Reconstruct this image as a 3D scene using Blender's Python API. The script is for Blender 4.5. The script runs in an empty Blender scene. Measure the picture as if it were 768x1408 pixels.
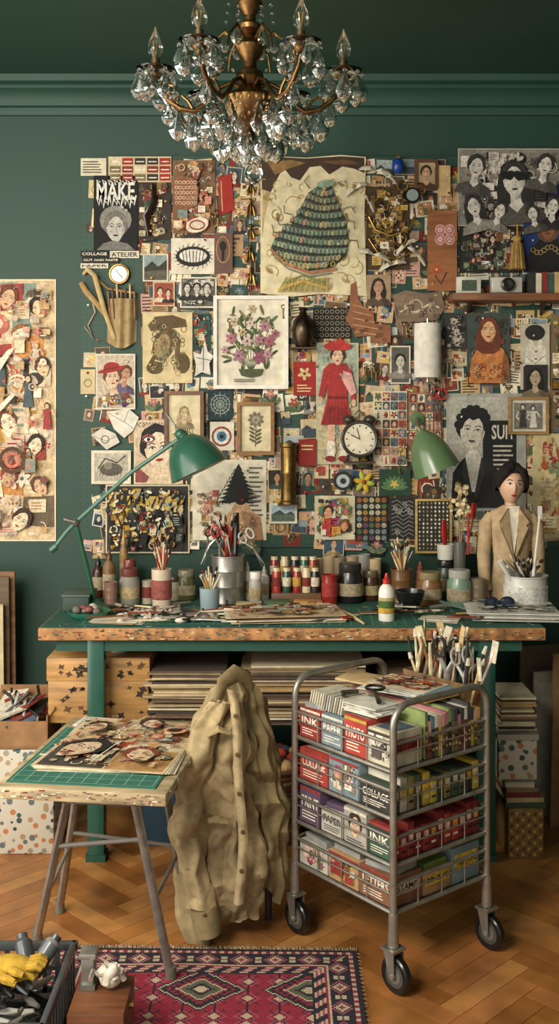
import bpy, bmesh, math, random, mathutils
from mathutils import Vector, Matrix, Euler
F=1450.0;H=1.6;Y0=569.0;W=4.48;DZ=.84
sc=bpy.context.scene
def P(px,py,Y): return Vector(((px-384)*Y/F,Y,H-(py-Y0)*Y/F))
def DX(px,Y): return (px-384)*Y/F
def ZT(py,Y): return H-(py-Y0)*Y/F
_cc={}
def lin(c):
    if not isinstance(c,str): return tuple(c)+((1.0,) if len(c)==3 else ())
    if c in _cc: return _cc[c]
    h=c.lstrip('#');o=[]
    for i in (0,2,4):
        v=int(h[i:i+2],16)/255
        o.append(v/12.92 if v<=.04045 else ((v+.055)/1.055)**2.4)
    _cc[c]=(o[0],o[1],o[2],1.0);return _cc[c]
def shd(c,f):
    l=lin(c);return (min(1,l[0]*f),min(1,l[1]*f),min(1,l[2]*f))
# ---------------- materials
MT={}
def mat(kind):
    if kind in MT: return MT[kind]
    m=bpy.data.materials.new(kind);m.use_nodes=True
    N=m.node_tree.nodes;L=m.node_tree.links;b=N['Principled BSDF']
    a=N.new('ShaderNodeAttribute');a.attribute_name='Col'
    tc=N.new('ShaderNodeTexCoord')
    S={'matte':(.7,0,.12,30,0),'paper':(.85,0,.22,25,0),'print':(.75,0,.30,70,0),'gloss':(.25,0,.08,20,0),'metal':(.36,.72,.25,30,0),
       'brass':(.38,1,.45,40,0),'wood':(.5,0,.45,6,.15),'cloth':(.95,0,.25,40,.4),'wall':(.6,0,.10,3,.05),'floor':(.34,0,.4,8,.06),
       'glass':(.03,0,0,10,0),'rug':(.95,0,.35,180,.5),'peg':(.6,0,.1,3,0),'skin':(.5,0,.08,10,0),'terrazzo':(.5,0,0,10,0),'edge':(.7,0,.6,30,.2)}[kind]
    rough,met,namt,nsc,bump=S
    b.inputs['Roughness'].default_value=rough;b.inputs['Metallic'].default_value=met
    src=a.outputs['Color']
    def noisemul(src,scale,lo,hi,vec,a0=.3,a1=.7):
        n=N.new('ShaderNodeTexNoise');n.inputs['Scale'].default_value=scale;n.inputs['Detail'].default_value=6;L.new(vec,n.inputs['Vector'])
        mr=N.new('ShaderNodeMapRange');mr.inputs['From Min'].default_value=a0;mr.inputs['From Max'].default_value=a1
        mr.inputs['To Min'].default_value=lo;mr.inputs['To Max'].default_value=hi;L.new(n.outputs['Fac'],mr.inputs['Value'])
        mx=N.new('ShaderNodeVectorMath');mx.operation='SCALE';L.new(src,mx.inputs[0]);L.new(mr.outputs[0],mx.inputs['Scale']);return mx.outputs[0],n
    if namt>0:
        vec=tc.outputs['Object']
        if kind in('wood',):
            mp=N.new('ShaderNodeMapping');mp.inputs['Scale'].default_value=(1,6,6);L.new(vec,mp.inputs[0]);vec=mp.outputs[0]
        src,n=noisemul(src,nsc,1-namt,1+namt*.6,vec)
        if kind=='print': src,_=noisemul(src,260,.72,1.2,vec);src,_=noisemul(src,18,.8,1.12,vec)
        if kind=='cloth': src,_=noisemul(src,9,.75,1.15,vec)
        if bump>0:
            bp=N.new('ShaderNodeBump');bp.inputs['Strength'].default_value=bump;bp.inputs['Distance'].default_value=.004
            L.new(n.outputs['Fac'],bp.inputs['Height']);L.new(bp.outputs[0],b.inputs['Normal'])
    if kind=='peg':
        sp=N.new('ShaderNodeVectorMath');sp.operation='SCALE';sp.inputs['Scale'].default_value=40
        L.new(tc.outputs['Object'],sp.inputs[0])
        fr=N.new('ShaderNodeVectorMath');fr.operation='FRACTION';L.new(sp.outputs[0],fr.inputs[0])
        sb=N.new('ShaderNodeVectorMath');sb.operation='SUBTRACT';sb.inputs[1].default_value=(.5,.5,.5);L.new(fr.outputs[0],sb.inputs[0])
        ml=N.new('ShaderNodeVectorMath');ml.operation='MULTIPLY';ml.inputs[1].default_value=(1,0,1);L.new(sb.outputs[0],ml.inputs[0])
        ln=N.new('ShaderNodeVectorMath');ln.operation='LENGTH';L.new(ml.outputs[0],ln.inputs[0])
        gt=N.new('ShaderNodeMath');gt.operation='GREATER_THAN';gt.inputs[1].default_value=.13;L.new(ln.outputs['Value'],gt.inputs[0])
        mr=N.new('ShaderNodeMapRange');mr.inputs['To Min'].default_value=.35;L.new(gt.outputs[0],mr.inputs['Value'])
        mx=N.new('ShaderNodeVectorMath');mx.operation='SCALE';L.new(src,mx.inputs[0]);L.new(mr.outputs[0],mx.inputs['Scale']);src=mx.outputs[0]
    if kind=='terrazzo':
        v=N.new('ShaderNodeTexVoronoi');v.inputs['Scale'].default_value=34;L.new(tc.outputs['Object'],v.inputs['Vector'])
        cr=N.new('ShaderNodeValToRGB');cr.color_ramp.interpolation='CONSTANT';e=cr.color_ramp.elements
        e[0].position=0;e[0].color=lin('#33554e');e[1].position=.3,;
        return m
    L.new(src,b.inputs['Base Color'])
    if kind=='glass':
        b.inputs['Transmission Weight'].default_value=1;b.inputs['IOR'].default_value=1.5
    if kind=='skin': b.inputs['Subsurface Weight'].default_value=.05
    MT[kind]=m;return m
def terrazzo_mat():
    m=bpy.data.materials.new('terrazzo');m.use_nodes=True;N=m.node_tree.nodes;L=m.node_tree.links;b=N['Principled BSDF'];b.inputs['Roughness'].default_value=.55
    tc=N.new('ShaderNodeTexCoord');v=N.new('ShaderNodeTexVoronoi');v.inputs['Scale'].default_value=36;L.new(tc.outputs['Object'],v.inputs['Vector'])
    cr=N.new('ShaderNodeValToRGB');cr.color_ramp.interpolation='CONSTANT';e=cr.color_ramp.elements
    e[0].position=0;e[0].color=lin('#33554e');e[1].position=.30;e[1].color=lin('#b5764a')
    for p,c in((.42,'#8f8a7c'),(.52,'#3a4048'),(.62,'#a08a6a'),(.72,'#5f6a6a')):
        q=e.new(p);q.color=lin(c)
    sx=N.new('ShaderNodeSeparateColor');L.new(v.outputs['Color'],sx.inputs[0]);L.new(sx.outputs[0],cr.inputs[0])
    lt=N.new('ShaderNodeMath');lt.operation='LESS_THAN';lt.inputs[1].default_value=.40;L.new(v.outputs['Distance'],lt.inputs[0])
    mi=N.new('ShaderNodeMix');mi.data_type='RGBA';L.new(lt.outputs[0],mi.inputs['Factor']);mi.inputs['A'].default_value=lin('#c4bdab');L.new(cr.outputs[0],mi.inputs['B']);L.new(mi.outputs['Result'],b.inputs['Base Color'])
    MT['terrazzo']=m
terrazzo_mat()
# ---------------- mesh builder
_tx={}
def textmesh(s):
    if s in _tx: return _tx[s]
    cu=bpy.data.curves.new('t','FONT');cu.body=s;cu.resolution_u=2
    cu.offset=.02
    o=bpy.data.objects.new('t',cu);sc.collection.objects.link(o)
    dg=bpy.context.evaluated_depsgraph_get();e=o.evaluated_get(dg);me=e.to_mesh()
    vs=[(v.co.x,v.co.y) for v in me.vertices];fs=[tuple(p.vertices) for p in me.polygons]
    e.to_mesh_clear();bpy.data.objects.remove(o);bpy.data.curves.remove(cu)
    x0=min(v[0] for v in vs);x1=max(v[0] for v in vs);y0=min(v[1] for v in vs);y1=max(v[1] for v in vs)
    vs=[((x-x0)/(x1-x0),(y-y0)/(y1-y0)) for x,y in vs]
    _tx[s]=(vs,fs);return _tx[s]
class MB:
    def __init__(s,name,M=None):
        s.name=name;s.v=[];s.f=[];s.c=[];s.m=[];s.M=M or Matrix()
    def add(s,vs,fs,col,mt='matte'):
        b=len(s.v);M=s.M
        s.v.extend([M@Vector(v) for v in vs])
        multi=isinstance(col,list)
        c=None if multi else lin(col)
        for i,f in enumerate(fs):
            s.f.append(tuple(k+b for k in f));s.c.append(lin(col[i]) if multi else c);s.m.append(mt)
    def merge(s,a):
        b=len(s.v);s.v+=a.v;s.f+=[tuple(k+b for k in f) for f in a.f];s.c+=a.c;s.m+=a.m
    def box(s,c,d,col,mt='matte',rot=(0,0,0),bev=0):
        R=Euler(rot).to_matrix();c=Vector(c);x,y,z=d[0]/2,d[1]/2,d[2]/2
        if bev>0:
            bm=bmesh.new();bmesh.ops.create_cube(bm,size=1);bmesh.ops.scale(bm,vec=d,verts=bm.verts)
            bmesh.ops.bevel(bm,geom=bm.edges[:],offset=bev,segments=2,affect='EDGES',profile=.5)
            bm.verts.index_update()
            s.add([R@v.co+c for v in bm.verts],[[v.index for v in f.verts] for f in bm.faces],col,mt);bm.free();return
        vs=[R@Vector((i*x,j*y,k*z))+c for i in(-1,1) for j in(-1,1) for k in(-1,1)]
        s.add(vs,[(0,1,3,2),(4,6,7,5),(0,4,5,1),(2,3,7,6),(0,2,6,4),(1,5,7,3)],col,mt)
    def lathe(s,prof,c,col,mt='matte',n=20,axis=(0,0,1),sx=1,sy=1):
        c=Vector(c);q=Vector((0,0,1)).rotation_difference(Vector(axis).normalized()).to_matrix()
        vs=[];fs=[];cl=[]
        for r,h in prof:
            for i in range(n):
                a=2*math.pi*i/n;vs.append(q@Vector((r*math.cos(a)*sx,r*math.sin(a)*sy,h))+c)
        for k in range(len(prof)-1):
            for i in range(n):
                j=(i+1)%n;fs.append((k*n+i,k*n+j,(k+1)*n+j,(k+1)*n+i))
                if isinstance(col,list): cl.append(col[k])
        s.add(vs,fs,cl if isinstance(col,list) else col,mt)
    def cyl(s,p0,p1,r0,r1=None,col='#888888',mt='matte',n=12):
        p0=Vector(p0);p1=Vector(p1);r1=r0 if r1 is None else r1;d=p1-p0;l=d.length
        s.lathe([(0.0001,0),(r0,0),(r1,l),(0.0001,l)],p0,col,mt,n,d)
    def tube(s,pts,r,col,mt='matte',n=8,closed=False,flat=1):
        pts=[Vector(p) for p in pts];m=len(pts);rs=r if isinstance(r,(list,tuple)) else [r]*m
        T=[]
        for i in range(m):
            a=pts[(i-1)%m] if (closed or i>0) else pts[i];b=pts[(i+1)%m] if (closed or i<m-1) else pts[i]
            t=(b-a);T.append(t.normalized() if t.length>0 else Vector((0,0,1)))
        u=T[0].orthogonal().normalized();vs=[];fs=[]
        for i in range(m):
            u=(u-T[i]*u.dot(T[i]));u=u.normalized() if u.length>1e-6 else T[i].orthogonal().normalized()
            w=T[i].cross(u)
            for k in range(n):
                a=2*math.pi*k/n;vs.append(pts[i]+(u*math.cos(a)+w*math.sin(a)*flat)*rs[i])
        for i in range(m if closed else m-1):
            for k in range(n):
                j=(k+1)%n;i2=(i+1)%m;fs.append((i*n+k,i*n+j,i2*n+j,i2*n+k))
        if not closed:
            fs.append(tuple(range(n))[::-1]);fs.append(tuple((m-1)*n+k for k in range(n)))
        s.add(vs,fs,col,mt)
    def ell(s,c,r,col,mt='matte',n=12,rot=(0,0,0)):
        R=Euler(rot).to_matrix();c=Vector(c);r=(r,r,r) if not isinstance(r,(tuple,list)) else r
        vs=[];fs=[];m=max(6,n*2//3)
        for j in range(m+1):
            p=math.pi*j/m
            for i in range(n):
                a=2*math.pi*i/n;vs.append(R@Vector((r[0]*math.sin(p)*math.cos(a),r[1]*math.sin(p)*math.sin(a),r[2]*math.cos(p)))+c)
        for j in range(m):
            for i in range(n):
                k=(i+1)%n;fs.append((j*n+i,(j+1)*n+i,(j+1)*n+k,j*n+k))
        s.add(vs,fs,col,mt)
    def prism(s,pts,d,col,mt='matte'):
        pts=[Vector(p) for p in pts];d=Vector(d);n=len(pts)
        vs=pts+[p+d for p in pts]
        s.add(vs,[tuple(range(n))[::-1],tuple(range(n,2*n))]+[(i,(i+1)%n,(i+1)%n+n,i+n) for i in range(n)],col,mt)
    def grid(s,fn,nu,nv,col,mt='cloth',closeu=False):
        vs=[fn(i/nu,j/nv) for j in range(nv+1) for i in range(nu if closeu else nu+1)]
        k=nu if closeu else nu+1
        fs=[(j*k+i,j*k+(i+1)%k,(j+1)*k+(i+1)%k,(j+1)*k+i) for j in range(nv) for i in range(nu)]
        s.add(vs,fs,col,mt)
    def text(s,t,o,ux,uy,col,mt='paper'):
        vs,fs=textmesh(t);o=Vector(o);ux=Vector(ux);uy=Vector(uy)
        s.add([o+ux*x+uy*y for x,y in vs],fs,col,mt)
    def build(s):
        me=bpy.data.meshes.new(s.name)
        xs=[v.x for v in s.v];ys=[v.y for v in s.v];zs=[v.z for v in s.v]
        c=Vector(((min(xs)+max(xs))/2,(min(ys)+max(ys))/2,min(zs)))
        me.from_pydata([tuple(v-c) for v in s.v],[],s.f)
        ks=sorted(set(s.m));ix={k:i for i,k in enumerate(ks)}
        for k in ks: me.materials.append(mat(k))
        me.polygons.foreach_set('material_index',[ix[k] for k in s.m])
        me.polygons.foreach_set('use_smooth',[True]*len(s.f))
        at=me.color_attributes.new('Col','FLOAT_COLOR','CORNER');buf=[]
        for f,c2 in zip(s.f,s.c): buf.extend(c2*len(f))
        at.data.foreach_set('color',buf)
        me.validate();me.update()
        try: me.set_sharp_from_angle(angle=math.radians(38))
        except Exception: pass
        o=bpy.data.objects.new(s.name,me);o.location=c;sc.collection.objects.link(o);return o
# ---------------- flat artwork helper (sheet with printed shapes as thin layers)
def WM(x,y,off): return Vector(((x-384)*W/F,W-off,H-(y-Y0)*W/F))
class Art(MB):
    def __init__(s,name,layer=1,fm=WM,base=.013,step=.004):
        super().__init__(name);s.fm=fm;s.off=base+layer*step;s.rt=None;s.mt='print'
    def q(s,x,y):
        if s.rt:
            cx,cy,a=s.rt;dx,dy=x-cx,y-cy;return cx+dx*math.cos(a)-dy*math.sin(a),cy+dx*math.sin(a)+dy*math.cos(a)
        return x,y
    def poly(s,pts,col,mt=None):
        s.off+=.00003
        s.add([s.fm(*s.q(x,y),s.off) for x,y in pts],[tuple(range(len(pts)))],col,mt or s.mt)
    def extr(s,pts,th,col,mt='paper',off=None):
        o=s.off if off is None else off;n=len(pts)
        vs=[s.fm(*s.q(x,y),o) for x,y in pts]+[s.fm(*s.q(x,y),o+th) for x,y in pts]
        s.add(vs,[tuple(range(n)),tuple(range(n,2*n))]+[(i,(i+1)%n,(i+1)%n+n,i+n) for i in range(n)],col,mt)
    def paper(s,x0,y0,x1,y1,col,th=.001,mt='paper'):
        s.extr([(x0,y0),(x1,y0),(x1,y1),(x0,y1)],th,col,mt);s.off+=th
    def rect(s,x0,y0,x1,y1,col): s.poly([(x0,y0),(x1,y0),(x1,y1),(x0,y1)],col)
    def el(s,cx,cy,rx,ry,col,rot=0,n=14,a0=0,a1=2*math.pi):
        c,d=math.cos(rot),math.sin(rot);k=[]
        full=abs(a1-a0-2*math.pi)<1e-6
        for i in range(n if full else n+1):
            a=a0+(a1-a0)*i/n;x,y=rx*math.cos(a),ry*math.sin(a);k.append((cx+x*c-y*d,cy+x*d+y*c))
        s.poly(k,col)
    def line(s,pts,w,col):
        s.off+=.000025;vs=[];fs=[];w/=2
        n=len(pts)
        for i,(x,y) in enumerate(pts):
            xa,ya=pts[max(0,i-1)];xb,yb=pts[min(n-1,i+1)];dx,dy=xb-xa,yb-ya;l=math.hypot(dx,dy) or 1
            nx,ny=-dy/l*w,dx/l*w
            vs+= [s.fm(*s.q(x+nx,y+ny),s.off),s.fm(*s.q(x-nx,y-ny),s.off)]
        for i in range(n-1): fs.append((2*i,2*i+1,2*i+3,2*i+2))
        s.add(vs,fs,col,s.mt)
    def ring(s,cx,cy,r,w,col,ry=None):
        ry=ry or r;s.line([(cx+r*math.cos(a*math.pi/8),cy+ry*math.sin(a*math.pi/8)) for a in range(17)],w,col)
    def txt(s,t,x0,y0,x1,y1,col):
        s.off+=.00004;o=s.fm(*s.q(x0,y1),s.off);ux=s.fm(*s.q(x1,y1),s.off)-o;uy=s.fm(*s.q(x0,y0),s.off)-o
        s.text(t,o,ux,uy,col,s.mt)
    def lines(s,x0,y0,x1,y1,n,col,R=random.Random(3)):
        for i in range(n):
            y=y0+(y1-y0)*(i+.5)/n;s.line([(x0,y),(x0+(x1-x0)*R.uniform(.6,1),y)],abs(y1-y0)/n*.4,col)
    def face(s,cx,cy,h,skin='#d9b896',hair='#2a1d16',lip='#9c2f2a',body='#6b4a2b',ink='#2a1c16',sh=True,hat=None,tilt=0,up=1,style=0):
        c,d=math.cos(tilt),math.sin(tilt)
        def T(x,y): y*=up;return (cx+h*(x*c-y*d),cy+h*(x*d+y*c))
        def Pg(pts,col): s.poly([T(x,y) for x,y in pts],col)
        def Ln(pts,w,col): s.line([T(x,y) for x,y in pts],w*h,col)
        def E(x,y,rx,ry,col,n=10,rot=0): 
            Pg([(x+rx*math.cos(k*2*math.pi/n)*math.cos(rot)-ry*math.sin(k*2*math.pi/n)*math.sin(rot),y+rx*math.cos(k*2*math.pi/n)*math.sin(rot)+ry*math.sin(k*2*math.pi/n)*math.cos(rot)) for k in range(n)],col)
        hl=shd(hair,2.6) if lin(hair)[0]<.05 else shd(hair,1.5)
        if style==1: Pg([(-.4,-.2),(.4,-.2),(.52,.35),(.46,.8),(.2,.95),(-.25,.95),(-.5,.75),(-.5,.3)],hair)
        if sh:
            Pg([(-.8,1.2),(-.68,.84),(-.2,.64),(.2,.64),(.68,.84),(.8,1.2)],body)
            Pg([(.2,.64),(.68,.84),(.8,1.2),(.35,1.2)],shd(body,.6))
            Pg([(-.13,.3),(.13,.3),(.15,.62),(.2,.7),(0,.9),(-.2,.7),(-.15,.62)],skin)
            Pg([(-.13,.36),(.13,.36),(.14,.52),(0,.56)],shd(skin,.6))
        Pg([((.40+.025*math.sin(5*k*.314))*math.cos(k*.314),-.1+(.44+.02*math.sin(7*k*.314))*math.sin(k*.314)) for k in range(20)],hair)
        if style==2: E(0,-.55,.17,.14,hair)
        fp=[]
        for k in range(20):
            t=k*math.pi/10;x,y=math.cos(t),math.sin(t);w=.30*(1-.34*max(0,y)**2.2);fp.append((w*x,.02+(.46 if y>0 else .38)*y))
        Pg(fp,skin)
        Pg([(.30,-.05),(.24,-.1),(.2,.1),(.22,.22),(.13,.38),(.05,.46),(.12,.45),(.21,.3),(.27,.15)],shd(skin,.66))
        Pg([(-.31,-.02),(-.33,-.25),(-.2,-.46),(.02,-.5),(.08,-.42),(-.08,-.32),(-.2,-.2),(-.26,-.02)],hair)
        Pg([(.31,-.02),(.34,-.25),(.22,-.46),(-.02,-.5),(-.06,-.42),(.12,-.33),(.22,-.2),(.27,-.02)],hair)
        for q in range(3): Ln([(-.34+q*.05,-.12-q*.07),(-.25+q*.06,-.34-q*.03),(-.08+q*.05,-.45+q*.015)],.014,hl)
        for q in range(2): Ln([(.35-q*.05,-.12-q*.07),(.28-q*.06,-.33-q*.03),(.12,-.43)],.014,hl)
        for k in(-1,1):
            E(k*.125,-.012,.062,.026,'#efe8da',8);E(k*.125,-.014,.026,.026,ink,6)
            Ln([(k*.05,-.01),(k*.09,-.043),(k*.15,-.045),(k*.2,-.012)],.022,ink)
            Ln([(k*.05,-.095),(k*.13,-.125),(k*.21,-.095)],.022,ink)
            E(k*.17,.12,.055,.04,shd(skin,.86),8)
        Ln([(.03,-.03),(.045,.10)],.014,shd(skin,.6));Ln([(-.035,.135),(0,.15),(.04,.13)],.016,shd(skin,.45))
        Pg([(-.095,.25),(-.03,.225),(0,.235),(.03,.225),(.095,.25),(0,.262)],shd(lip,.75));Pg([(-.095,.25),(0,.258),(.095,.25),(.04,.292),(-.04,.292)],lip)
        if hat:
            E(0,-.33,.62,.11,hat,14,-.12);E(0,-.43,.35,.22,hat,14);Ln([(-.34,-.36),(.34,-.40)],.05,shd(hat,.5))
    def flower(s,x,y,r,col,cc='#d8b45a',n=5,a0=.3):
        for i in range(n):
            a=a0+i*2*math.pi/n;s.el(x+.55*r*math.cos(a),y+.55*r*math.sin(a),.5*r,.27*r,col,rot=a,n=8);s.line([(x+.2*r*math.cos(a),y+.2*r*math.sin(a)),(x+.8*r*math.cos(a),y+.8*r*math.sin(a))],.06*r,shd(col,.6))
        s.el(x,y,.22*r,.22*r,cc,n=8)
    def leaf(s,x,y,l,ang,col,w=.22):
        s.el(x+math.cos(ang)*l/2,y+math.sin(ang)*l/2,l/2,l*w,col,rot=ang,n=8);s.line([(x,y),(x+math.cos(ang)*l*.9,y+math.sin(ang)*l*.9)],l*.05,shd(col,.6))
    def figure(s,cx,cy,h,skin,cl,hair):
        s.poly([(cx-.16*h,cy),(cx-.1*h,cy-.62*h),(cx-.2*h,cy-.75*h),(cx+.2*h,cy-.75*h),(cx+.1*h,cy-.62*h),(cx+.18*h,cy)],cl)
        s.line([(cx-.18*h,cy-.72*h),(cx-.28*h,cy-.45*h),(cx-.15*h,cy-.35*h)],.07*h,skin);s.line([(cx+.18*h,cy-.72*h),(cx+.3*h,cy-.5*h)],.07*h,skin)
        s.el(cx,cy-.89*h,.11*h,.14*h,hair,n=10);s.el(cx,cy-.87*h,.075*h,.10*h,skin,n=8)
    def collage(s,x0,y0,x1,y1,pal,n,seed,lo=5,hi=18,faces=True,up=1):
        R=random.Random(seed)
        for _ in range(n):
            w=min(R.uniform(lo,hi),(x1-x0)*.49);h=min(w*R.uniform(.6,1.3),(y1-y0)*.49);cx=R.uniform(x0+w*.62,x1-w*.62) if x1-x0>1.3*w else (x0+x1)/2;cy=R.uniform(y0+h*.62,y1-h*.62) if y1-y0>1.3*h else (y0+y1)/2
            c=R.choice(pal);t=R.random();a=R.uniform(-.07,.07)
            if t<.30:
                w2,h2=w*.56,h*.56;s.poly([(cx-w2,cy-h2),(cx+w2,cy-h2+a*h),(cx+w2*.95,cy+h2),(cx-w2,cy+h2-a*h)],c)
                if R.random()<.6: s.lines(cx-w2*.8,cy-h2*.7,cx+w2*.7,cy+h2*.7,R.choice([3,4,5]),R.choice(pal),R)
            elif t<.42: s.el(cx,cy,w*.5,h*.45,c,rot=R.uniform(0,3));s.el(cx,cy,w*.28,h*.2,R.choice(pal),rot=R.uniform(0,3),n=8)
            elif t<.52: s.ring(cx,cy,w*.42,w*.1,c);s.ring(cx,cy,w*.25,w*.06,R.choice(pal));s.el(cx,cy,w*.12,w*.12,R.choice(pal),n=6)
            elif t<.64:
                b=R.uniform(0,6);s.line([(cx+math.cos(b+k*.7)*w*.5*(1-k*.11),cy+math.sin(b+k*.7)*h*.5*(1-k*.11)) for k in range(7)],w*.1,c)
            elif t<.76: s.flower(cx,cy,w*.55,c,R.choice(pal),R.choice([4,5,6]),R.random())
            elif t<.84:
                for k in range(4): s.leaf(cx-w*.4+k*w*.2,cy,w*.4,-1.2+k*.3*(1 if R.random()<.5 else -1),c)
            elif t<.93 or not faces: s.figure(cx,cy+h*.5*up,h*1.0*up if up>0 else -h,R.choice(['#d9b896','#caa27c','#e6d8c2']),c,R.choice(pal))
            else: s.face(cx,cy,min(w,h)*.95,skin=R.choice(['#d9b896','#caa27c','#e6d8c2']),hair=R.choice(['#2a1d16','#5a3420','#1b1815']),sh=False,up=up,tilt=R.uniform(-.3,.3))
WARM=['#c9a06e','#e3d2ae','#8c2f23','#5b4634','#b5552f','#d8b98a','#6e6a4a','#efe4cb','#a8743f','#a33f36','#c98a7a','#e0c9a8','#7a8a86']
LITE=['#d8b98a','#efe4cb','#e3d2ae','#c9a06e','#d9a48a','#c4705a','#a33f36','#8a9a8a','#6a5a46','#e0c9a8','#dcc0a8','#b58a4a','#3f332a','#c9b8a0','#f0e6d2']
BW=['#1b1a18','#e6e0d2','#8e887c','#3b3834','#c9c2b2','#55514a','#d8d2c4']
DARK=['#1e1d1a','#3a2a20','#6e4a2c','#c9b890','#7a2a22','#2d4a44','#98703c','#e0d6bc','#4a5a3a']
GOLD=['#8c6a2c','#c9a85a','#e0d2ae','#3a2a18','#b5892c','#efe4cb','#5a4426']
BLUE=['#2f4a6a','#6a8a9a','#e0d6bc','#1f2a38','#b5392c','#c9a03c','#a8b4b0']
PINK=['#c98a8a','#e6c8b8','#a33f56','#efe4cb','#5a3a3a','#d8b45a','#6a7a5a']
WC='#1b3d2f'
# ================= ROOM
m=MB('wall_back');m.box((0,W+.052,1.55),(5.4,.1,3.3),WC,'wall');m.build()
m=MB('ceiling');m.box((-.1,2.2,3.06),(5.2,4.7,.1),'#29493a','wall');m.build()
m=MB('wall_right');m.box((2.15,2.2,1.55),(.1,4.6,3.2),WC,'wall');m.build()
m=MB('wall_left')
for a,b,z0,z1 in((-.1,.5,0,3.1),(3.5,W,0,3.1),(.5,3.5,0,.4),(.5,3.5,2.8,3.1)):
    m.box((-2.35,(a+b)/2,(z0+z1)/2),(.1,b-a,z1-z0),WC,'wall')
m.build()
m=MB('window_1')
for y in(.53,1.5,2.5,3.47): m.box((-2.35,y,1.6),(.06,.05,2.4),'#d8d4c8','gloss')
for z in(.43,1.9,2.77): m.box((-2.35,2,z),(.06,3,.05),'#d8d4c8','gloss')
m.build()
m=MB('trim_1')
pr=[(0,2.865),(.014,2.865),(.02,2.885),(.02,2.895),(.034,2.90),(.038,2.925),(.055,2.95),(.075,2.962),(.075,2.975),(.1,2.985),(.11,3.012),(0,3.012)]
m.prism([(-2.3,W-a,b) for a,b in pr],(4.4,0,0),'#1e4234','wall');m.build()
m=MB('baseboard_back');m.box((-.1,W-.01,.07),(4.4,.02,.14),'#1d4537','wall',bev=.004);m.build()
m=MB('floor');R=random.Random(5);w_=.068;L_=.34
m.box((0,2.2,-.03),(5,5,.05),'#2b1a0e','wood')
cols=['#b1783f','#a06834','#bb8349','#945e2d','#aa6e3c','#b27a44','#9b6531']
r2=math.sqrt(.5)
for k in range(-80,100):
    for t in range(-14,14):
        for hv in(0,1):
            if hv==0: x0,y0,a,b=k*w_+t*L_,k*w_-t*L_,L_,w_
            else: x0,y0,a,b=k*w_+L_+t*L_,k*w_+w_-L_-t*L_,w_,L_
            g=.0009;cs=[(x0+g,y0+g),(x0+a-g,y0+g),(x0+a-g,y0+b-g),(x0+g,y0+b-g)]
            wc=[((x-y)*r2,(x+y)*r2+.4) for x,y in cs]
            cx=sum(p[0] for p in wc)/4;cy=sum(p[1] for p in wc)/4
            if -2.25<cx<2.05 and -.2<cy<W: m.add([(p[0],p[1],0) for p in wc]+[(p[0],p[1],-.006) for p in wc],[(0,1,2,3),(0,4,5,1),(1,5,6,2),(2,6,7,3),(3,7,4,0)],R.choice(cols),'floor')
m.build()
m=MB('pegboard');a,b=WM(112,216,0),WM(800,752,0);m.box(((a.x+b.x)/2,W-.006,(a.z+b.z)/2),(b.x-a.x,.011,a.z-b.z),'#1f4234','peg');m.build()
# ================= WALL ART
R=random.Random(11);rr=random.Random(2)
def card(a,x,y,x1,y1,R):
    t=R.random()
    if t<.14: a.lines(x+2,y+3,x1-3,y1-2,R.randint(4,8),'#3a3028',R)
    elif t<.34:
        a.rect(x+1,y+1,x1-1,y1-1,R.choice(['#4a4640','#6a5a46','#2a2723','#7a6a58','#5a6a66','#8a4030','#a88a7a','#3a5468']));hh=(y1-y)*.5
        a.face((x+x1)/2,y+(y1-y)*.42,hh,skin=R.choice(['#cdb08c','#c9c2b2','#b98a64','#e0cdb0']),hair=R.choice(['#1b1815','#3a2418','#6a4424']),body=R.choice(['#2a2825','#7a2a22','#8e887c','#35504a','#b89a68']),tilt=R.uniform(-.15,.15),style=R.choice([0,0,1,2]),sh=(y1-y)>20)
    elif t<.44:
        a.rect(x+1,y+1,x1-1,(y+y1)/2,R.choice(['#8a9aa0','#c9b890','#a8b4b0']));a.rect(x+1,(y+y1)/2,x1-1,y1-1,R.choice(['#4a5a48','#5a4a34','#3a4a54']))
        a.poly([(x+2,(y+y1)/2),(x+(x1-x)*.3,y+(y1-y)*.3),(x+(x1-x)*.55,(y+y1)/2)],'#3c3a34')
    elif t<.56:
        for i in range(5): a.leaf((x+x1)/2,y1-3,(y1-y)*.6,-math.pi*(.15+.17*i),R.choice(['#5a6a44','#6e7a5a','#3e5034']))
        a.flower((x+x1)/2,y+(y1-y)*.4,(y1-y)*.25,R.choice(['#b5707a','#c9a03c','#a33f36','#6a7a9a']))
    elif t<.64:
        n=R.randint(3,5)
        for i in range(n):
            for j in range(n): a.rect(x+2+i*(x1-x-4)/n,y+2+j*(y1-y-4)/n,x+1+(i+1)*(x1-x-4)/n,y+1+(j+1)*(y1-y-4)/n,R.choice(R.choice([WARM,DARK,BLUE,GOLD])))
    elif t<.70:
        for i in range(4): a.line([(x+3+i*(x1-x-6)/3,y1-2),(x+4+i*(x1-x-8)/3,y+4)],1.5,R.choice(GOLD))
        a.ring((x+x1)/2,(y+y1)/2,min(x1-x,y1-y)*.3,1.4,R.choice(GOLD))
    else: a.collage(x+1,y+1,x1-1,y1-1,R.choice([WARM,BW,DARK,GOLD,BLUE,PINK,WARM,GOLD]),R.randint(9,16),R.random(),3.5,11)
a=Art('pinned_paper_scraps',0,base=.0122);base0=a.off
PS=['#d9cba6','#c9b890','#e6dcc2','#a88a64','#3a342c','#24211d','#7a2a22','#b89a68','#4a3a2c','#d8c49a','#35504a','#5a6a74','#c4a07a','#d8cfb8','#c9a87a','#c99a8a']
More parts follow.
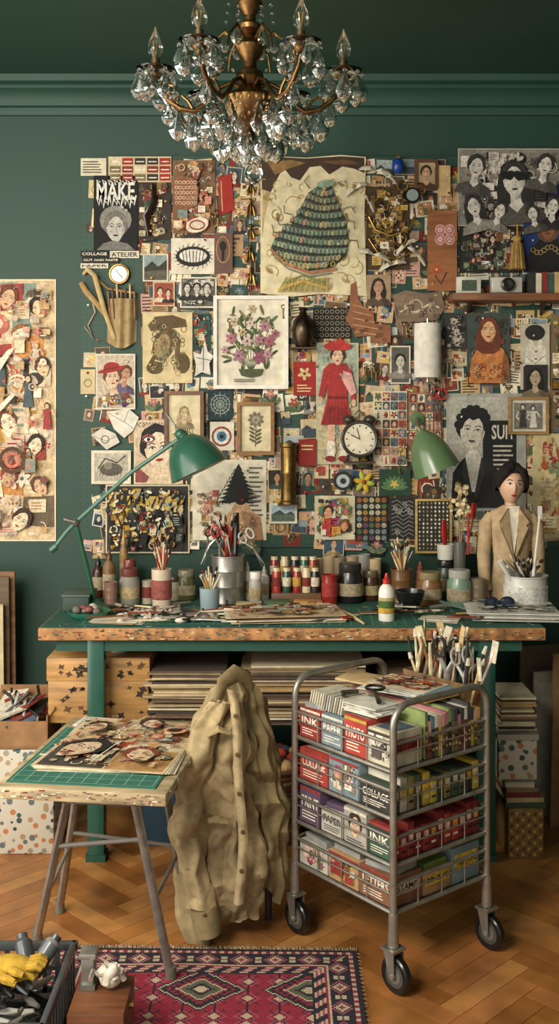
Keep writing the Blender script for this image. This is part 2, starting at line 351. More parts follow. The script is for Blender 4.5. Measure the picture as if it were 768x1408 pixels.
for ps in range(2):
    y=220+ps*11
    while y<738:
        x=(190 if ps==0 else 200)+R.uniform(0,10)
        while x<762:
            w=R.uniform(13,32);h=R.uniform(15,30)
            if R.random()<(.92 if ps==0 else .5):
                a.off=base0+ps*.0018+R.random()*.0009;a.rt=(x+w/2,y+h/2,R.uniform(-.12,.12));c=R.choice(PS);a.paper(x,y,x+w,y+h,c,.0005);card(a,x,y,x+w,y+h,R)
            x+=w+R.uniform(0,4)
        y+=23
for k in range(60):
    x=R.uniform(114,186);y=R.choice([R.uniform(248,335),R.uniform(478,600),R.uniform(664,742)]);w=R.uniform(10,22);a.off=base0+R.random()*.002;a.rt=(x,y,R.uniform(-.2,.2))
    if R.random()<.6: a.paper(x,y,x+w,y+w*1.2,R.choice(PS),.0005);card(a,x,y,x+w,y+w*1.2,R)
a.rt=None
a.build()
a=Art('collage_poster',0,base=.001);a.paper(-75,384,77,744,'#e0d2b4');a.rect(-74,386,75,742,'#d8bc90')
rp=random.Random(40)
for k in range(70):
    x=rp.uniform(-62,58);y=rp.uniform(394,722);w=rp.uniform(12,26);h=rp.uniform(10,24);x0,x1=max(-74,x-w),min(75,x+w);y0,y1=max(386,y-h),min(742,y+h);j=lambda:rp.uniform(-4,0)
    a.poly([(x0-j(),y0-j()),(x1+j(),y0-j()),(x1+j(),y1+j()),(x0-j(),y1+j())],rp.choice(['#e6cfa4','#efe4cb','#d9a88a','#c4705a','#b5892c','#8a9a8a','#e0c9a8','#a33f36','#dcc0a8','#c98a4a','#6a5a46','#f0e6d2']))
a.collage(-73,387,74,741,LITE+['#a33f36','#c98a4a'],90,4,16,34,False)
for (x,y,h,t,hr) in((12,410,34,.3,'#6a3a20'),(54,424,30,-.4,'#2a1d16'),(28,462,32,.5,'#8a5a2a'),(60,505,28,-.2,'#5a3a26'),(12,580,34,-.5,'#6a3a20'),(50,612,30,.3,'#2a1d16'),(14,655,30,.2,'#8a3a26'),(56,668,28,-.6,'#5a3a26'),(30,715,34,.6,'#3a2418'),(-40,450,30,.2,'#2a1d16'),(-40,620,30,.2,'#2a1d16')): a.face(x,y,h,skin=rp.choice(['#e6c49a','#dcb088','#efd8b4']),hair=hr,sh=False,tilt=t)
for (x,y,h) in((40,560,44),(66,590,36),(4,530,40),(40,650,34)): a.figure(x,y,h,'#e0b890',rp.choice(['#a33f36','#c98a4a','#efe4cb','#4a5a5a']),'#3a2418')
a.collage(-73,387,74,741,LITE,170,9,5,13,False)
a.poly([(0,560),(20,540),(24,544),(2,568)],'#efe4cb');a.poly([(0,500),(14,482),(24,478),(4,510)],'#efe4cb');a.ring(20,632,16,5,'#5a3a26');a.ring(20,632,9,4,'#c4705a')
a.build()
a=Art('lettered_poster',2);a.paper(130,243,190,345,'#1a1a1a');a.txt('MAKE',134,252,186,276,'#e2ddd0')
for k in range(9): a.line([(134+k*6,272+(k%3)*3),(137+k*6,284+(k%2)*4),(140+k*6,270)],1.8,'#e2ddd0')
for k in range(7): a.line([(136+k*8,256),(134+k*8,249),(139+k*8,252)],1.6,'#e2ddd0')
a.el(160,304,22,20,'#8a867c');a.face(160,314,42,skin='#bdb8ac',hair='#6e6a62',lip='#3a3836',ink='#161514',sh=False)
a.poly([(134,345),(143,336),(156,332),(176,336),(186,345)],'#77736b');a.build()
a=Art('text_label',1);a.paper(112,219,147,243,'#d6ccb0');a.lines(115,222,145,240,5,'#3a3028');a.build()
a=Art('text_cuttings',2)
for i,(x0,y0,x1,y1,t) in enumerate([(112,346,150,354,'COLLAGE'),(152,346,192,356,'ATELIER'),(114,355,165,362,'CUT AND PASTE'),(112,363,150,370,'PAPER')]):
    a.rect(x0,y0,x1,y1,'#d8cfb8' if i%2 else '#1c1b19');a.txt(t,x0+2,y0+2,x1-2,y1-2,'#1c1b19' if i%2 else '#e0d8c2')
a.build()
a=Art('red_label_sheet',2);a.paper(150,217,236,252,'#c7b691')
for i in range(5):
    for j in range(3): a.rect(152+i*17,219+j*11,167+i*17,228+j*11,R.choice(['#a3261f','#8c2f23','#d8cba8','#2b2a26','#7a6a4a']));a.line([(154+i*17,224+j*11),(165+i*17,224+j*11)],1.5,'#efe4cb')
a.build()
a=Art('dark_clipping',1);a.paper(190,250,236,330,'#39302a');a.collage(191,251,235,329,DARK,70,3,5,12);a.build()
a=Art('textile_swatch',2);a.paper(238,222,296,322,'#7a5a3e');a.collage(239,223,295,321,WARM,130,31,4,12);a.poly([(236,252),(250,245),(266,248),(274,262),(272,285),(255,292),(242,286)],'#8a5a3e')
for i in range(6):
    for j in range(5): a.ring(244+i*5,254+j*7,2,.8,'#d8b898')
a.el(272,312,16,10,'#e0d2b8',rot=-.3);a.ring(272,312,10,2,'#8c2f23',ry=6);a.build()
a=Art('red_pennant',2);a.extr([(300,245),(318,240),(322,290),(302,298)],.001,'#9a2a22');a.off+=.0012;a.line([(304,250),(306,292)],1.5,'#c9a07a');a.build()
a=Art('eye_print',3);a.paper(236,329,295,378,'#d8d0ba')
a.el(266,354,24,14,'#24211d');a.el(266,353,19,9,'#e6e0d2')
for i in range(22):
    t=math.pi*2*i/22;a.line([(266+20*math.cos(t),354+11*math.sin(t)),(266+27*math.cos(t+.2),354+18*math.sin(t+.2))],1,'#24211d')
for i in range(-3,4): a.line([(266+i*5,346),(266+i*4,362)],1,'#24211d')
a.build()
a=Art('keyhole_panel',3);a.paper(295,322,320,377,'#5a3420',.008,'wood');a.el(307,340,5,7,'#1a120c');a.rect(305,344,309,360,'#1a120c');a.ring(307,345,9,1.2,'#b58a4a',ry=18);a.build()
a=Art('landscape_photo',2);a.paper(197,350,232,388,'#cfc6ae');a.rect(199,352,230,368,'#8a9a98');a.rect(199,368,230,386,'#5c5a48');a.poly([(199,370),(210,360),(218,368),(230,358),(230,372),(199,374)],'#34342c');a.build()
a=Art('red_family_photo',3);a.paper(211,388,241,422,'#c9b088');a.rect(213,390,239,420,'#9a4a38');a.face(221,402,12,body='#e0cdb0');a.face(232,404,11,body='#2a2825');a.build()
a=Art('crowd_photo',2);a.paper(248,382,298,424,'#d8d0ba');a.rect(250,384,296,422,'#5f5b53');a.collage(250,384,296,422,BW,50,8,4,9,False)
for x in(258,271,285): a.face(x,397,14,skin='#c9c2b2',hair='#24211d',lip='#55514a',body='#2a2825')
a.build()
a=Art('beetle_poster',3);a.extr([(358,224),(366,216),(420,219),(468,215),(502,218),(500,300),(503,408),(440,405),(400,409),(358,404)],.0015,'#d6caa4','paper');a.off+=.0016
a.poly([(359,224),(368,217),(420,220),(468,217),(500,219),(500,240),(486,234),(470,231),(452,242),(440,230),(425,232),(412,250),(400,246),(392,236),(385,240),(372,266),(360,262)],'#43301e')
a.poly([(366,224),(400,222),(420,226),(396,234),(378,242)],'#8a6a3c');a.poly([(440,224),(480,222),(494,228),(460,228)],'#6b4c2a');a.poly([(361,262),(372,266),(364,300),(360,330)],'#b8a070')
for i in range(60):
    x,y=rr.uniform(364,496),rr.uniform(250,400);b=rr.uniform(0,6);s_=rr.uniform(5,14);c=rr.choice(['#a58c50','#b39a60','#93793e','#c0aa74'])
    a.line([(x+math.cos(b+k*.5)*s_*(1-k*.1),y+math.sin(b+k*.5)*s_*(1-k*.1)) for k in range(7)],1.1,c)
    if i%2: a.leaf(x,y,s_*.9,b,c,.25)
a.rt=(430,320,.10)
a.poly([(434,254),(446,250),(452,262),(462,280),(473,300),(480,328),(478,348),(462,366),(430,374),(392,368),(374,350),(380,330),(400,312),(410,288),(418,268)],'#3a4638')
rows=[(256,432,448),(265,424,452),(275,417,457),(285,412,463),(296,405,468),(308,397,473),(320,388,477),(332,380,479),(344,377,478),(356,382,470),(366,396,455)]
for y,x0,x1 in rows:
    n=max(3,int((x1-x0)/5.5));ph=rr.uniform(-1,1);yy=lambda q:y+5*math.sin(q*3.1+ph*.4)-3
    a.line([(x0+(x1-x0)*q/8,yy(q/8)+4.5) for q in range(9)],2.4,'#232c24');base=rr.choice(['#7a8a70','#6c7c66','#8a9274','#70806e','#7f7a5e'])
    for i in range(n):
        f=(i+.5)/n;x=x0+(x1-x0)*f;c=base if rr.random()<.72 else rr.choice(['#a8785e','#98a07c','#56685a','#a89a6a'])
        a.el(x,yy(f),3.1,4.8+rr.uniform(-.6,.6),c,rot=.55,n=9);a.line([(x-1.6,yy(f)-2.6),(x-.3,yy(f)+2)],.8,'#b4bc9c');a.line([(x+1,yy(f)-2),(x+1.8,yy(f)+2.4)],.8,'#2c382e')
a.el(440,254,12,5,'#8ba084',rot=-.2);a.line([(374,350),(396,368),(432,377),(466,368)],4,'#a87050');a.line([(376,356),(400,374),(432,382),(462,374)],1.6,'#5d7360')
for k in range(8): a.ring(384+k*11,362+6*math.sin(k*.45),3,1,'#c0a04a')
a.rt=None
for i in range(18): a.line([(394+i*3.2,386-abs(i-8)*.4),(382+i*3.9,403)],1.8,'#b89a48' if i%2 else '#8a8a48')
a.line([(382,400),(415,388),(450,398)],3,'#c0a050');a.line([(388,392),(415,380),(446,391)],2,'#7a7a3c')
for (x,y,b) in((474,305,0.2),(478,332,.1),(402,298,3.4),(388,322,3.2),(456,262,-.8),(425,262,-2.2),(470,290,-.3),(396,310,3.0)): a.line([(x,y),(x+12*math.cos(b),y+12*math.sin(b)),(x+18*math.cos(b+.6),y+18*math.sin(b+.6))],1.4,'#5a5a3c')
a.build()
a=Art('ornament_print',3);a.paper(197,430,265,527,'#cdbb8e');BR='#5e4c2e'
a.el(226,474,15,24,BR,rot=.3);a.poly([(204,448),(214,436),(238,434),(256,440),(258,450),(240,452),(222,456),(208,456)],BR);a.el(252,500,10,14,BR);a.el(214,506,12,9,BR);a.line([(236,456),(246,470),(244,490),(252,504)],7,BR);a.line([(214,490),(208,500),(210,512)],6,BR);a.el(224,476,10,17,'#9a8458',rot=.3)
for i in range(60):
    t=i*.9;x=231+24*math.cos(t)*(.4+.55*rr.random());y=478+38*math.sin(t*1.3)*(.4+.55*rr.random());a.ring(x,y,rr.uniform(1.6,4),1,rr.choice([BR,'#84693c','#6e7a5a','#3e3420','#b8a474']))
a.build()
def frame(a,x0,y0,x1,y1,w,col,mt,th):
    o=a.off
    for pts in(((x0,y0),(x1,y0),(x1-w,y0+w),(x0+w,y0+w)),((x0,y1),(x1,y1),(x1-w,y1-w),(x0+w,y1-w)),((x0,y0),(x0+w,y0+w),(x0+w,y1-w),(x0,y1)),((x1,y0),(x1-w,y0+w),(x1-w,y1-w),(x1,y1))):
        a.extr(pts,th,col,mt,off=o)
a=Art('framed_botanical_print',4);frame(a,294,408,396,535,5,'#e3dfd2','matte',.018);a.paper(298,412,392,531,'#d9d1ba',.004)
for i in range(9): a.line([(345,512),(345+(i-4)*5,480),(345+(i-4)*8,440+abs(i-4)*5)],1,'#4a5a38')
for i in range(90):
    t=rr.uniform(-math.pi,0) if i<62 else rr.uniform(0,math.pi);a.leaf(345+rr.uniform(-26,26),476+rr.uniform(-42,22),rr.uniform(8,17),t,rr.choice(['#50603a','#3e4e30','#6a7448','#7a7a50','#8a8458']),.14)
for x,y,r_,c in((318,466,8,'#a8707a'),(364,450,8,'#b08088'),(370,470,9,'#a0606c'),(328,490,9,'#a8788a'),(357,492,10,'#8c5060'),(344,446,6,'#d8c4ae'),(322,444,6,'#c9b48a'),(346,426,6,'#bcae84'),(368,488,7,'#b48a90'),(340,470,8,'#c8b0a8'),(310,482,6,'#b99898'),(378,460,6,'#a0606c'),(334,458,6,'#c9b48a'),(356,468,7,'#b08088')):
    a.flower(x,y,r_,c,'#7a3a44',6,rr.random())
a.poly([(328,508),(362,508),(358,517),(345,520),(332,517)],'#4c5634');a.lines(322,521,368,526,2,'#5a5244');a.build()
a=Art('fashion_illustration',3);a.paper(133,487,187,563,'#d4ccb8');a.rect(135,489,185,561,'#c4b49c');a.face(174,514,22,skin='#b88a66',hair='#5a3420',body='#6a5a7a',tilt=.2)
a.face(156,519,32,skin='#e0be9e',hair='#6a3c24',lip='#a32620',body='#8a7060',hat='#9c2a24',tilt=-.1)
a.collage(136,540,184,561,['#a3261f','#c9a03c','#2f5a5a','#e6dcc2','#4a2c5a'],30,5,3,7,False);a.build()
a=Art('paper_tag',2);a.paper(112,508,132,542,'#c7b489');a.el(122,513,2,2,'#5a4a34');a.ring(122,527,5,1,'#5a4a34');a.build()
a=Art('star_cutting',3);a.extr([(266,484),(276,488),(282,468),(286,484),(294,490),(288,500),(290,516),(278,512),(268,518),(270,502)],.001,'#cfcabc');a.off+=.002;a.line([(280,475),(280,510)],1,'#55606a');a.line([(270,492),(290,496)],1,'#55606a');a.build()
a=Art('green_comic_panel',2);a.paper(265,432,290,482,'#28463f');a.collage(266,433,289,481,['#37655a','#b98e3c','#a3392c','#e0d6bc','#1b1a18'],36,6,4,9);a.build()
a=Art('framed_sketch',4);frame(a,227,538,281,612,5,'#6b4528','wood',.016);a.paper(231,542,277,608,'#d4c6a0',.003);a.el(254,580,11,16,'#b5a078');a.line([(238,598),(250,590),(268,597)],1.2,'#54422a');a.face(254,568,18,skin='#cdb98e',hair='#8e7850',body='#a5906a',lip='#8a6a4a')
for k in range(8): a.line([(240+k*4,602),(243+k*3,588)],.7,'#54422a')
a.build()
a=Art('framed_botanical_print',4);frame(a,326,553,377,625,5,'#8a6234','wood',.016);a.paper(330,557,373,621,'#d6caa4',.003)
a.flower(352,577,11,'#7e7460','#3e3828',9);a.flower(352,577,6,'#a89c80','#3e3828',7,.6);a.line([(352,588),(351,614)],1.2,'#54503a')
for i in range(8): a.leaf(351,592+i*2.6,10,(-.5 if i%2 else -2.6),'#6a6848',.18)
a.build()
a=Art('mandala_print',2);a.paper(286,536,320,577,'#26363c')
for r_ in(5,9,13): a.ring(303,556,r_,1.2,'#8e968a')
for i in range(12): a.line([(303,556),(303+15*math.cos(i*.52),556+17*math.sin(i*.52))],.8,'#8e968a')
a.build()
a=Art('blue_eye_card',3);a.paper(289,580,322,619,'#cfc8b4');a.el(305,600,14,14,'#8c3a30');a.el(305,600,11,11,'#cfd0c4');a.el(305,600,7,7,'#3c6a80');a.el(305,600,3,3,'#161614');a.build()
a=Art('portrait_drawing',2);a.paper(185,578,252,665,'#d6c6a6');a.rect(187,580,250,663,'#ccb696')
a.face(218,616,62,skin='#e4cfb0',hair='#1b1714',lip='#a32c26',body='#c9a88a',sh=False,tilt=-.12)
a.poly([(206,641),(232,641),(236,663),(198,663)],'#dcc3a2');a.poly([(187,640),(206,655),(202,663),(187,663)],'#8c4a44')
for k in range(14): a.line([(194+k*3.6,588-5*math.sin(k*.24)),(188+k*4.4,580.5)],.9,'#1b1714')
a.el(205,603,9,6,shd('#8c4a44',1.2));a.el(205,604,6,3,'#f0ead8');a.el(205,604,2.4,2.6,'#1b1714');a.line([(195,605),(205,599),(214,604)],1.4,'#1b1714')
a.build()
a=Art('crumpled_paper_cuttings',3);a.extr([(148,566),(178,562),(192,574),(184,592),(172,602),(158,590)],.002,'#d8d2c2');a.off+=.003;a.line([(150,568),(172,580),(186,590)],.8,'#8e887c');a.line([(172,580),(178,564)],.8,'#8e887c')
a.extr([(127,598),(142,588),(160,596),(166,608),(148,618)],.002,'#cfc8b6');a.off+=.003;a.line([(130,600),(148,606),(160,600)],.8,'#8e887c');a.ring(146,604,5,1,'#3a3834');a.build()
a=Art('mounted_photograph',3);a.paper(127,619,181,665,'#d8cdb2');a.rect(131,623,177,661,'#b8b09c');a.el(154,645,16,9,'#5a5448');a.line([(136,644),(146,630),(162,636),(174,626)],2,'#3a342a');a.el(150,640,6,5,'#88806c')
for k in range(8): a.line([(138+k*4,655),(140+k*4,648)],.8,'#3a342a')
a.build()
a=Art('branch_poster',1);a.paper(146,666,261,760,'#c9bd9c');a.rect(148,668,259,758,'#2c2a26')
a.collage(149,669,258,757,['#c9a23c','#d8c48c','#1b1a16','#1b1a16','#e6dcc2','#8c3226','#5a5a3a','#b5892c','#2c2a26','#8e9a8a'],240,12,5,14,False)
for i in range(9): x=152+i*12;a.line([(x,755),(x+6,725),(x-4,700),(x+8,676)],2,'#14120f')
for i in range(40): a.leaf(rr.uniform(152,250),rr.uniform(672,745),rr.uniform(5,10),rr.uniform(0,6),rr.choice(['#c9a23c','#d8c48c','#e6dcc2','#b5892c']))
a.build()
a=Art('pine_and_nude_poster',1);a.paper(265,632,366,742,'#d4ccb4')
for k in range(9):
    yy=640+k*5.5;ww=5+k*3.2;a.poly([(328-ww,yy+6),(328,yy-3),(328+ww,yy+6),(328+ww*.5,yy+8),(328,yy+5),(328-ww*.5,yy+8)],'#1e2420')
    for q in range(6): a.line([(328-ww+q*ww/3,yy+4),(328-ww+q*ww/3-2,yy+9)],1.2,'#1e2420')
a.lines(342,640,362,730,14,'#6a6458')
a.poly([(305,742),(308,712),(318,700),(324,690),(338,690),(344,700),(358,710),(362,742)],'#c9a07a');a.poly([(331,702),(345,704),(358,712),(362,742),(340,742)],'#a87e58');a.el(331,682,10,12,'#2a1d16')
for i in range(20): a.ring(rr.uniform(314,354),rr.uniform(708,738),rr.uniform(1.5,3.5),.8,rr.choice(['#8c3226','#3c4a3a','#3a342a']))
a.collage(267,672,305,740,WARM,60,17,4,10);a.build()
a=Art('red_card',3);a.paper(403,498,434,544,'#9a2a22');a.flower(418,514,9,'#d8c48c','#7a1f1a');a.lines(408,528,430,540,3,'#d8c48c');a.build()
a=Art('dark_pattern_print',1);a.paper(430,424,482,466,'#211f1c')
for i in range(7):
    for j in range(5): a.ring(435+i*7,429+j*8,2.4,.8,'#9a907a')
a.build()
a=Art('girl_in_red_poster',3);a.paper(434,472,492,638,'#b7b096');a.rect(436,474,490,560,'#a8b09c');a.rect(436,560,490,636,'#c9ba92')
a.collage(437,475,489,636,['#c4b48c','#9cab98','#8fa08c','#b8a880','#a8b09c','#c9ba92'],90,2,5,12,False)
a.poly([(444,508),(452,500),(474,500),(483,512),(488,548),(482,552),(476,530),(476,548),(484,584),(440,584),(449,548),(449,528),(444,548),(437,545)],'#a8302c')
a.poly([(452,560),(440,584),(484,584),(474,560)],'#8e2322');a.rect(449,545,476,549,'#7a1a1a')
for k in range(6): a.line([(452+k*4,552),(444+k*7,583)],.9,'#6a1616')
a.poly([(450,584),(460,584),(458,626),(450,626)],'#d9b08c');a.poly([(466,584),(476,584),(474,626),(467,626)],'#d9b08c')
a.rect(449,606,459,628,'#e6dcc8');a.rect(466,606,475,628,'#e6dcc8');a.el(453,630,7,4,'#8c2320');a.el(471,630,7,4,'#8c2320');a.el(440,550,3,5,'#d9b08c');a.el(485,554,3,5,'#d9b08c')
a.face(463,490,26,skin='#e0b896',hair='#3a1f18',sh=False);a.el(463,477,19,6,'#b0302a');a.poly([(448,478),(452,468),(460,472),(466,464),(474,472),(479,478)],'#b0302a')
for k in range(7): a.line([(466+k*2.6,514),(474+k,530+k*2)],1.6,'#dfa8a0')
a.poly([(470,510),(482,514),(489,540),(480,545)],'#d9a49c');a.build()
def stamps(name,x0,y0,nx,ny,w,h,layer,bgc,pal,seed):
    R=random.Random(seed);a=Art(name,layer);a.paper(x0,y0,x0+nx*w+3,y0+ny*h+3,bgc)
    for i in range(nx):
        for j in range(ny):
            x,y=x0+2+i*w,y0+2+j*h;a.rect(x,y,x+w-1.5,y+h-1.5,R.choice(pal));t=R.random();cx,cy=x+w/2-.7,y+h/2-.7
            if t<.35: a.face(cx,cy,h*.75,skin=R.choice(['#e0cdb0','#c9a07a']),hair=R.choice(['#1b1815','#5a3420']),sh=False)
            elif t<.6: a.flower(cx,cy,h*.4,R.choice(pal),R.choice(pal))
            elif t<.8: a.figure(cx,cy+h*.4,h*.8,'#d9b896',R.choice(pal),'#2a1d16')
            else: a.el(cx,cy,w*.25,h*.3,R.choice(pal));a.lines(x+1,cy,x+w-3,y+h-2,2,'#2a2521',R)
    a.build()
SP=['#8a3a2c','#35504a','#c9a868','#4a3628','#8a8468','#a85a44','#e0d2ae','#d8c49a','#5a6a74','#c98a7a']
stamps('stamp_sheet',512,538,4,8,10.8,12.4,3,'#d8ceb2',SP,1);stamps('stamp_sheet',560,540,4,6,11,12.6,2,'#9a6a54',SP,2)
a=Art('small_portrait',3);a.paper(503,379,536,416,'#a08a6c');a.face(519,395,22,skin='#c49a78',hair='#2a1d16',body='#5a4a3a',style=1);a.build()
a=Art('black_white_photo',3);a.paper(535,476,563,528,'#cfc8b4');a.rect(537,478,561,526,'#5a564e');a.face(549,497,20,skin='#cdc6b6',hair='#1b1a18',lip='#55514a',body='#8e887c');a.build()
a=Art('temple_cutting',3)
a.extr([(481,392),(489,388),(492,412),(500,424),(512,430),(514,446),(536,448),(536,472),(508,472),(508,462),(488,464),(480,448),(474,440),(480,425)],.002,'#8a5a3e');a.off+=.003
for i in range(5): a.line([(484,420+i*9),(506+i*4,426+i*9)],1.2,'#c49a6a')
for i in range(10): a.ring(rr.uniform(484,528),rr.uniform(452,468),2,.8,'#4a2c1c')
a.build()
a=Art('small_landscape_card',4);a.paper(370,691,408,719,'#d6cfba');a.rect(373,694,405,708,'#a9bcc0');a.rect(373,706,405,716,'#5a6a58');a.poly([(373,707),(384,700),(392,706),(400,702),(405,707)],'#3c4a44');a.build()
a=Art('comic_page',3);a.paper(432,681,487,741,'#c9c0a0');a.collage(434,683,485,739,['#2f5a7a','#b5392c','#c9a03c','#1b1a18','#e6dcc2','#4a7a5a','#a33f56'],120,21,5,12);a.face(450,703,18,skin='#d99a6a',sh=False);a.face(472,722,15,skin='#d99a6a',hair='#8a4a20',sh=False);a.build()
a=Art('button_card',3);a.paper(488,682,532,743,'#1e2322')
for i in range(5):
    for j in range(7): x,y=493+i*8.4,687+j*8.6;a.el(x,y,3.3,3.3,rr.choice(['#8c3a2c','#b9903c','#5a7a4a','#d8cba8','#7a4a6a','#a86a3a','#8a9a98']));a.ring(x,y,2.2,.6,'#2a2521');a.el(x,y,.9,.9,'#1b1a18',n=6)
a.build()
a=Art('black_ink_print',2);a.paper(534,684,570,740,'#232424')
for i in range(9): a.line([(537,690+i*5.5),(545,687+i*5.5),(553,693+i*5.5),(561,688+i*5.5),(567,691+i*5.5)],.8,'#9e9a90')
for k in range(8): a.flower(rr.uniform(540,564),rr.uniform(690,734),4,'#8e8a80','#232424')
a.build()
a=Art('framed_map',4);frame(a,569,685,619,759,3,'#b89a5c','wood',.012);a.paper(571,687,617,757,'#2a2a26',.003)
for i in range(8):
    for j in range(12): a.el(575+i*5.4,691+j*5.6,1.4,1.8,rr.choice(['#c9b890','#8a7a58','#e0d6bc']),n=6)
a.build()
a=Art('botanical_card',3);a.paper(520,645,563,681,'#25402f')
for i in range(9): a.leaf(541,672,19,-math.pi*(i+.5)/9,'#5a8050',.14)
a.flower(541,665,6,'#d8b45a');a.build()
a=Art('gold_jewellery_print',1);a.paper(503,258,562,372,'#4a3a24');a.collage(505,260,560,370,GOLD,150,41,4,12,False);a.build()
a=Art('ornate_board',3);a.paper(586,291,626,401,'#9a6238',.008,'wood')
for x,y in((603,318),(616,318),(603,331),(616,331)):
    a.el(x,y,7,8,'#d8a09a');a.ring(x,y,4.5,1,'#8c3a3a')
    for q in range(6): a.el(x+3*math.cos(q),y+3*math.sin(q),.9,.9,'#f0e0d0',n=6)
a.flower(598,372,8,'#b5562f');a.line([(596,380),(604,392),(612,376)],2,'#4a2c18');a.build()
a=Art('framed_miniature',4);frame(a,568,222,600,262,4,'#5a3a22','wood',.012);a.paper(571,225,597,259,'#a89870',.003);a.face(584,240,20,skin='#caa27c');a.paper(600,230,617,272,'#c9ab78',.002);a.build()
a=Art('antler_board',3);a.extr([(538,408),(556,400),(580,404),(604,402),(610,424),(600,440),(572,444),(550,462),(542,446),(546,430)],.003,'#7e6854','wood');a.off+=.004;a.ring(570,422,9,1.6,'#c9b890');a.line([(548,430),(560,424),(570,430),(590,418),(602,424)],2,'#d8c8a8');a.collage(545,404,605,440,['#8a7460','#5a4636','#c9b890','#9a8a70'],30,4,3,8,False);a.build()
a=Art('photo_portrait_collage',2);a.paper(628,206,768,312,'#c9c4b6');a.rect(629,207,767,311,'#8e887c')
a.collage(630,208,766,310,BW,160,52,7,18,False)
for x,y,h,t,s_ in((652,232,32,.15,0),(703,250,50,-.1,1),(746,230,30,.2,0),(648,286,30,-.25,1),(756,286,26,.1,0),(684,292,24,.3,0),(728,296,22,-.2,2)):
    a.face(x,y,h,skin='#d8d3c6',hair='#2a2825',lip='#4a4844',body=rr.choice(['#24211f','#8e887c','#55514a']),tilt=t,style=s_)
a.poly([(684,240),(700,238),(703,240),(706,238),(722,242),(720,250),(708,252),(703,246),(698,251),(686,248)],'#141312')
a.build()
a=Art('blue_hat_portrait',4);a.paper(717,255,780,376,'#1c3468');a.rect(718,350,780,375,'#122448');a.poly([(722,376),(726,345),(740,330),(764,330),(778,348),(780,376)],'#171312');a.el(750,312,17,23,'#6a4632');a.face(750,313,38,skin='#8a5e42',hair='#12100f',lip='#7a2a22',sh=False);a.el(750,294,33,8,'#12100f',rot=-.1);a.el(751,282,20,14,'#1c1815');a.el(752,289,19,3,'#8a7048')
for k in range(9): a.ring(730+k*5,345+4*math.sin(k),3,1,'#a8905a')
a.build()
a=Art('typed_page',2);a.paper(716,350,768,378,'#cfc6ae');a.rect(734,352,766,376,'#2c6a8a');a.lines(718,352,732,376,5,'#3a3028');a.collage(735,353,765,375,['#c9a03c','#b5392c','#2c6a8a'],14,2,4,8);a.build()
a=Art('ink_prints',1);a.paper(630,312,716,376,'#2a2723');a.collage(631,313,715,375,BW+DARK,120,77,5,12);a.build()
a=Art('tattooed_woman_print',3);a.paper(640,431,698,527,'#3f4a42');a.collage(641,432,697,526,['#3a3733','#4a6058','#8a3a32','#5a4a3c','#2a2723'],50,7,5,12,False)
a.poly([(641,527),(646,494),(654,480),(664,474),(680,474),(690,482),(697,496),(698,527)],'#c07a40');a.poly([(660,474),(669,462),(676,474),(668,492)],'#d09a68')
a.face(669,455,34,skin='#d9a878',hair='#6a3420',lip='#8c2a22',sh=False,style=1)
a.poly([(690,482),(697,496),(698,527),(686,527)],'#8a5428')
for i in range(30): a.ring(rr.uniform(646,694),rr.uniform(502,525),rr.uniform(1.5,3.5),.9,rr.choice(['#2c4a4a','#7a2a22','#2a2016','#d8b070']))
a.build()
a=Art('waistcoat_print',3);a.paper(713,446,753,536,'#b8b29e');a.poly([(718,536),(720,480),(728,466),(733,478),(740,464),(748,480),(750,536)],'#dcd6c4')
for i in range(5): a.line([(733,484+i*10),(736,484+i*10)],2,'#3a3834')
a.el(733,458,14,11,'#26241f');a.line([(720,490),(733,500),(748,488)],1,'#8e887c')
for i in range(10): a.line([(721+i*3,500),(722+i*3,534)],.5,'#a8a290')
a.build()
a=Art('small_portrait',4);a.paper(717,502,750,545,'#2d2a27');a.face(733,519,25,skin='#b8a488',hair='#161310',body='#7a6a50',style=1);a.build()
a=Art('monochrome_portrait_poster',2);a.paper(612,541,721,702,'#a09f94');a.rect(616,546,694,698,'#b4b1a2')
a.rect(662,578,708,652,'#1a1918');a.txt('SUIT',674,584,706,604,'#cfc9ba');a.lines(676,610,704,648,6,'#cfc9ba')
a.poly([(618,698),(621,650),(630,636),(638,628),(649,650),(660,628),(676,638),(688,652),(692,698)],'#22211f');a.poly([(638,628),(644,618),(653,618),(660,628),(653,676),(647,676)],'#d4cfc0')
a.poly([(638,628),(633,650),(645,680),(647,676)],'#3a3834');a.poly([(660,628),(665,650),(651,690),(651,676)],'#3a3834')
a.face(648,592,56,skin='#cfc7b4',hair='#131211',lip='#5a4a46',body='#1b1a19',sh=False,tilt=.08)
for k in range(8): t=math.pi*(1.05+k*.128);a.el(649+21*math.cos(t),588+26*math.sin(t),6,6,'#131211',n=9)
a.poly([(630,582),(632,566),(650,558),(668,564),(672,582),(660,574),(648,578),(640,572)],'#131211')
a.build()
a=Art('framed_photograph',4);frame(a,696,546,751,597,4,'#9a7a4c','wood',.012);a.paper(699,549,748,594,'#c9c2ae',.003);a.rect(704,554,743,590,'#7a766a');a.figure(716,588,32,'#cfc8b4','#3a3834','#1b1a18');a.figure(730,588,30,'#cfc8b4','#d8d2c0','#1b1a18');a.build()
a=Art('ochre_poster',2);a.paper(730,596,790,739,'#c9b98a');a.collage(732,600,788,736,['#b5562f','#a33f36','#8a9a6a','#d8c48c','#c0a060','#e0d2ae','#d8c8a0'],90,14,6,18,False);a.build()
a=Art('newspaper_cutting',1);a.paper(610,432,640,480,'#3a3834');a.collage(611,433,639,479,BW,40,3,5,10);a.build()
a=Art('wide_board_print',1);a.paper(755,432,800,590,'#7a6a4a');a.collage(756,434,798,588,DARK+GOLD,130,3,5,14);a.build()
a=Art('red_notebook',3);a.paper(410,604,434,640,'#8c2a22',.01);a.lines(414,610,430,620,2,'#d8c48c');a.build()
def wo(x,y,off): return WM(x,y,off)
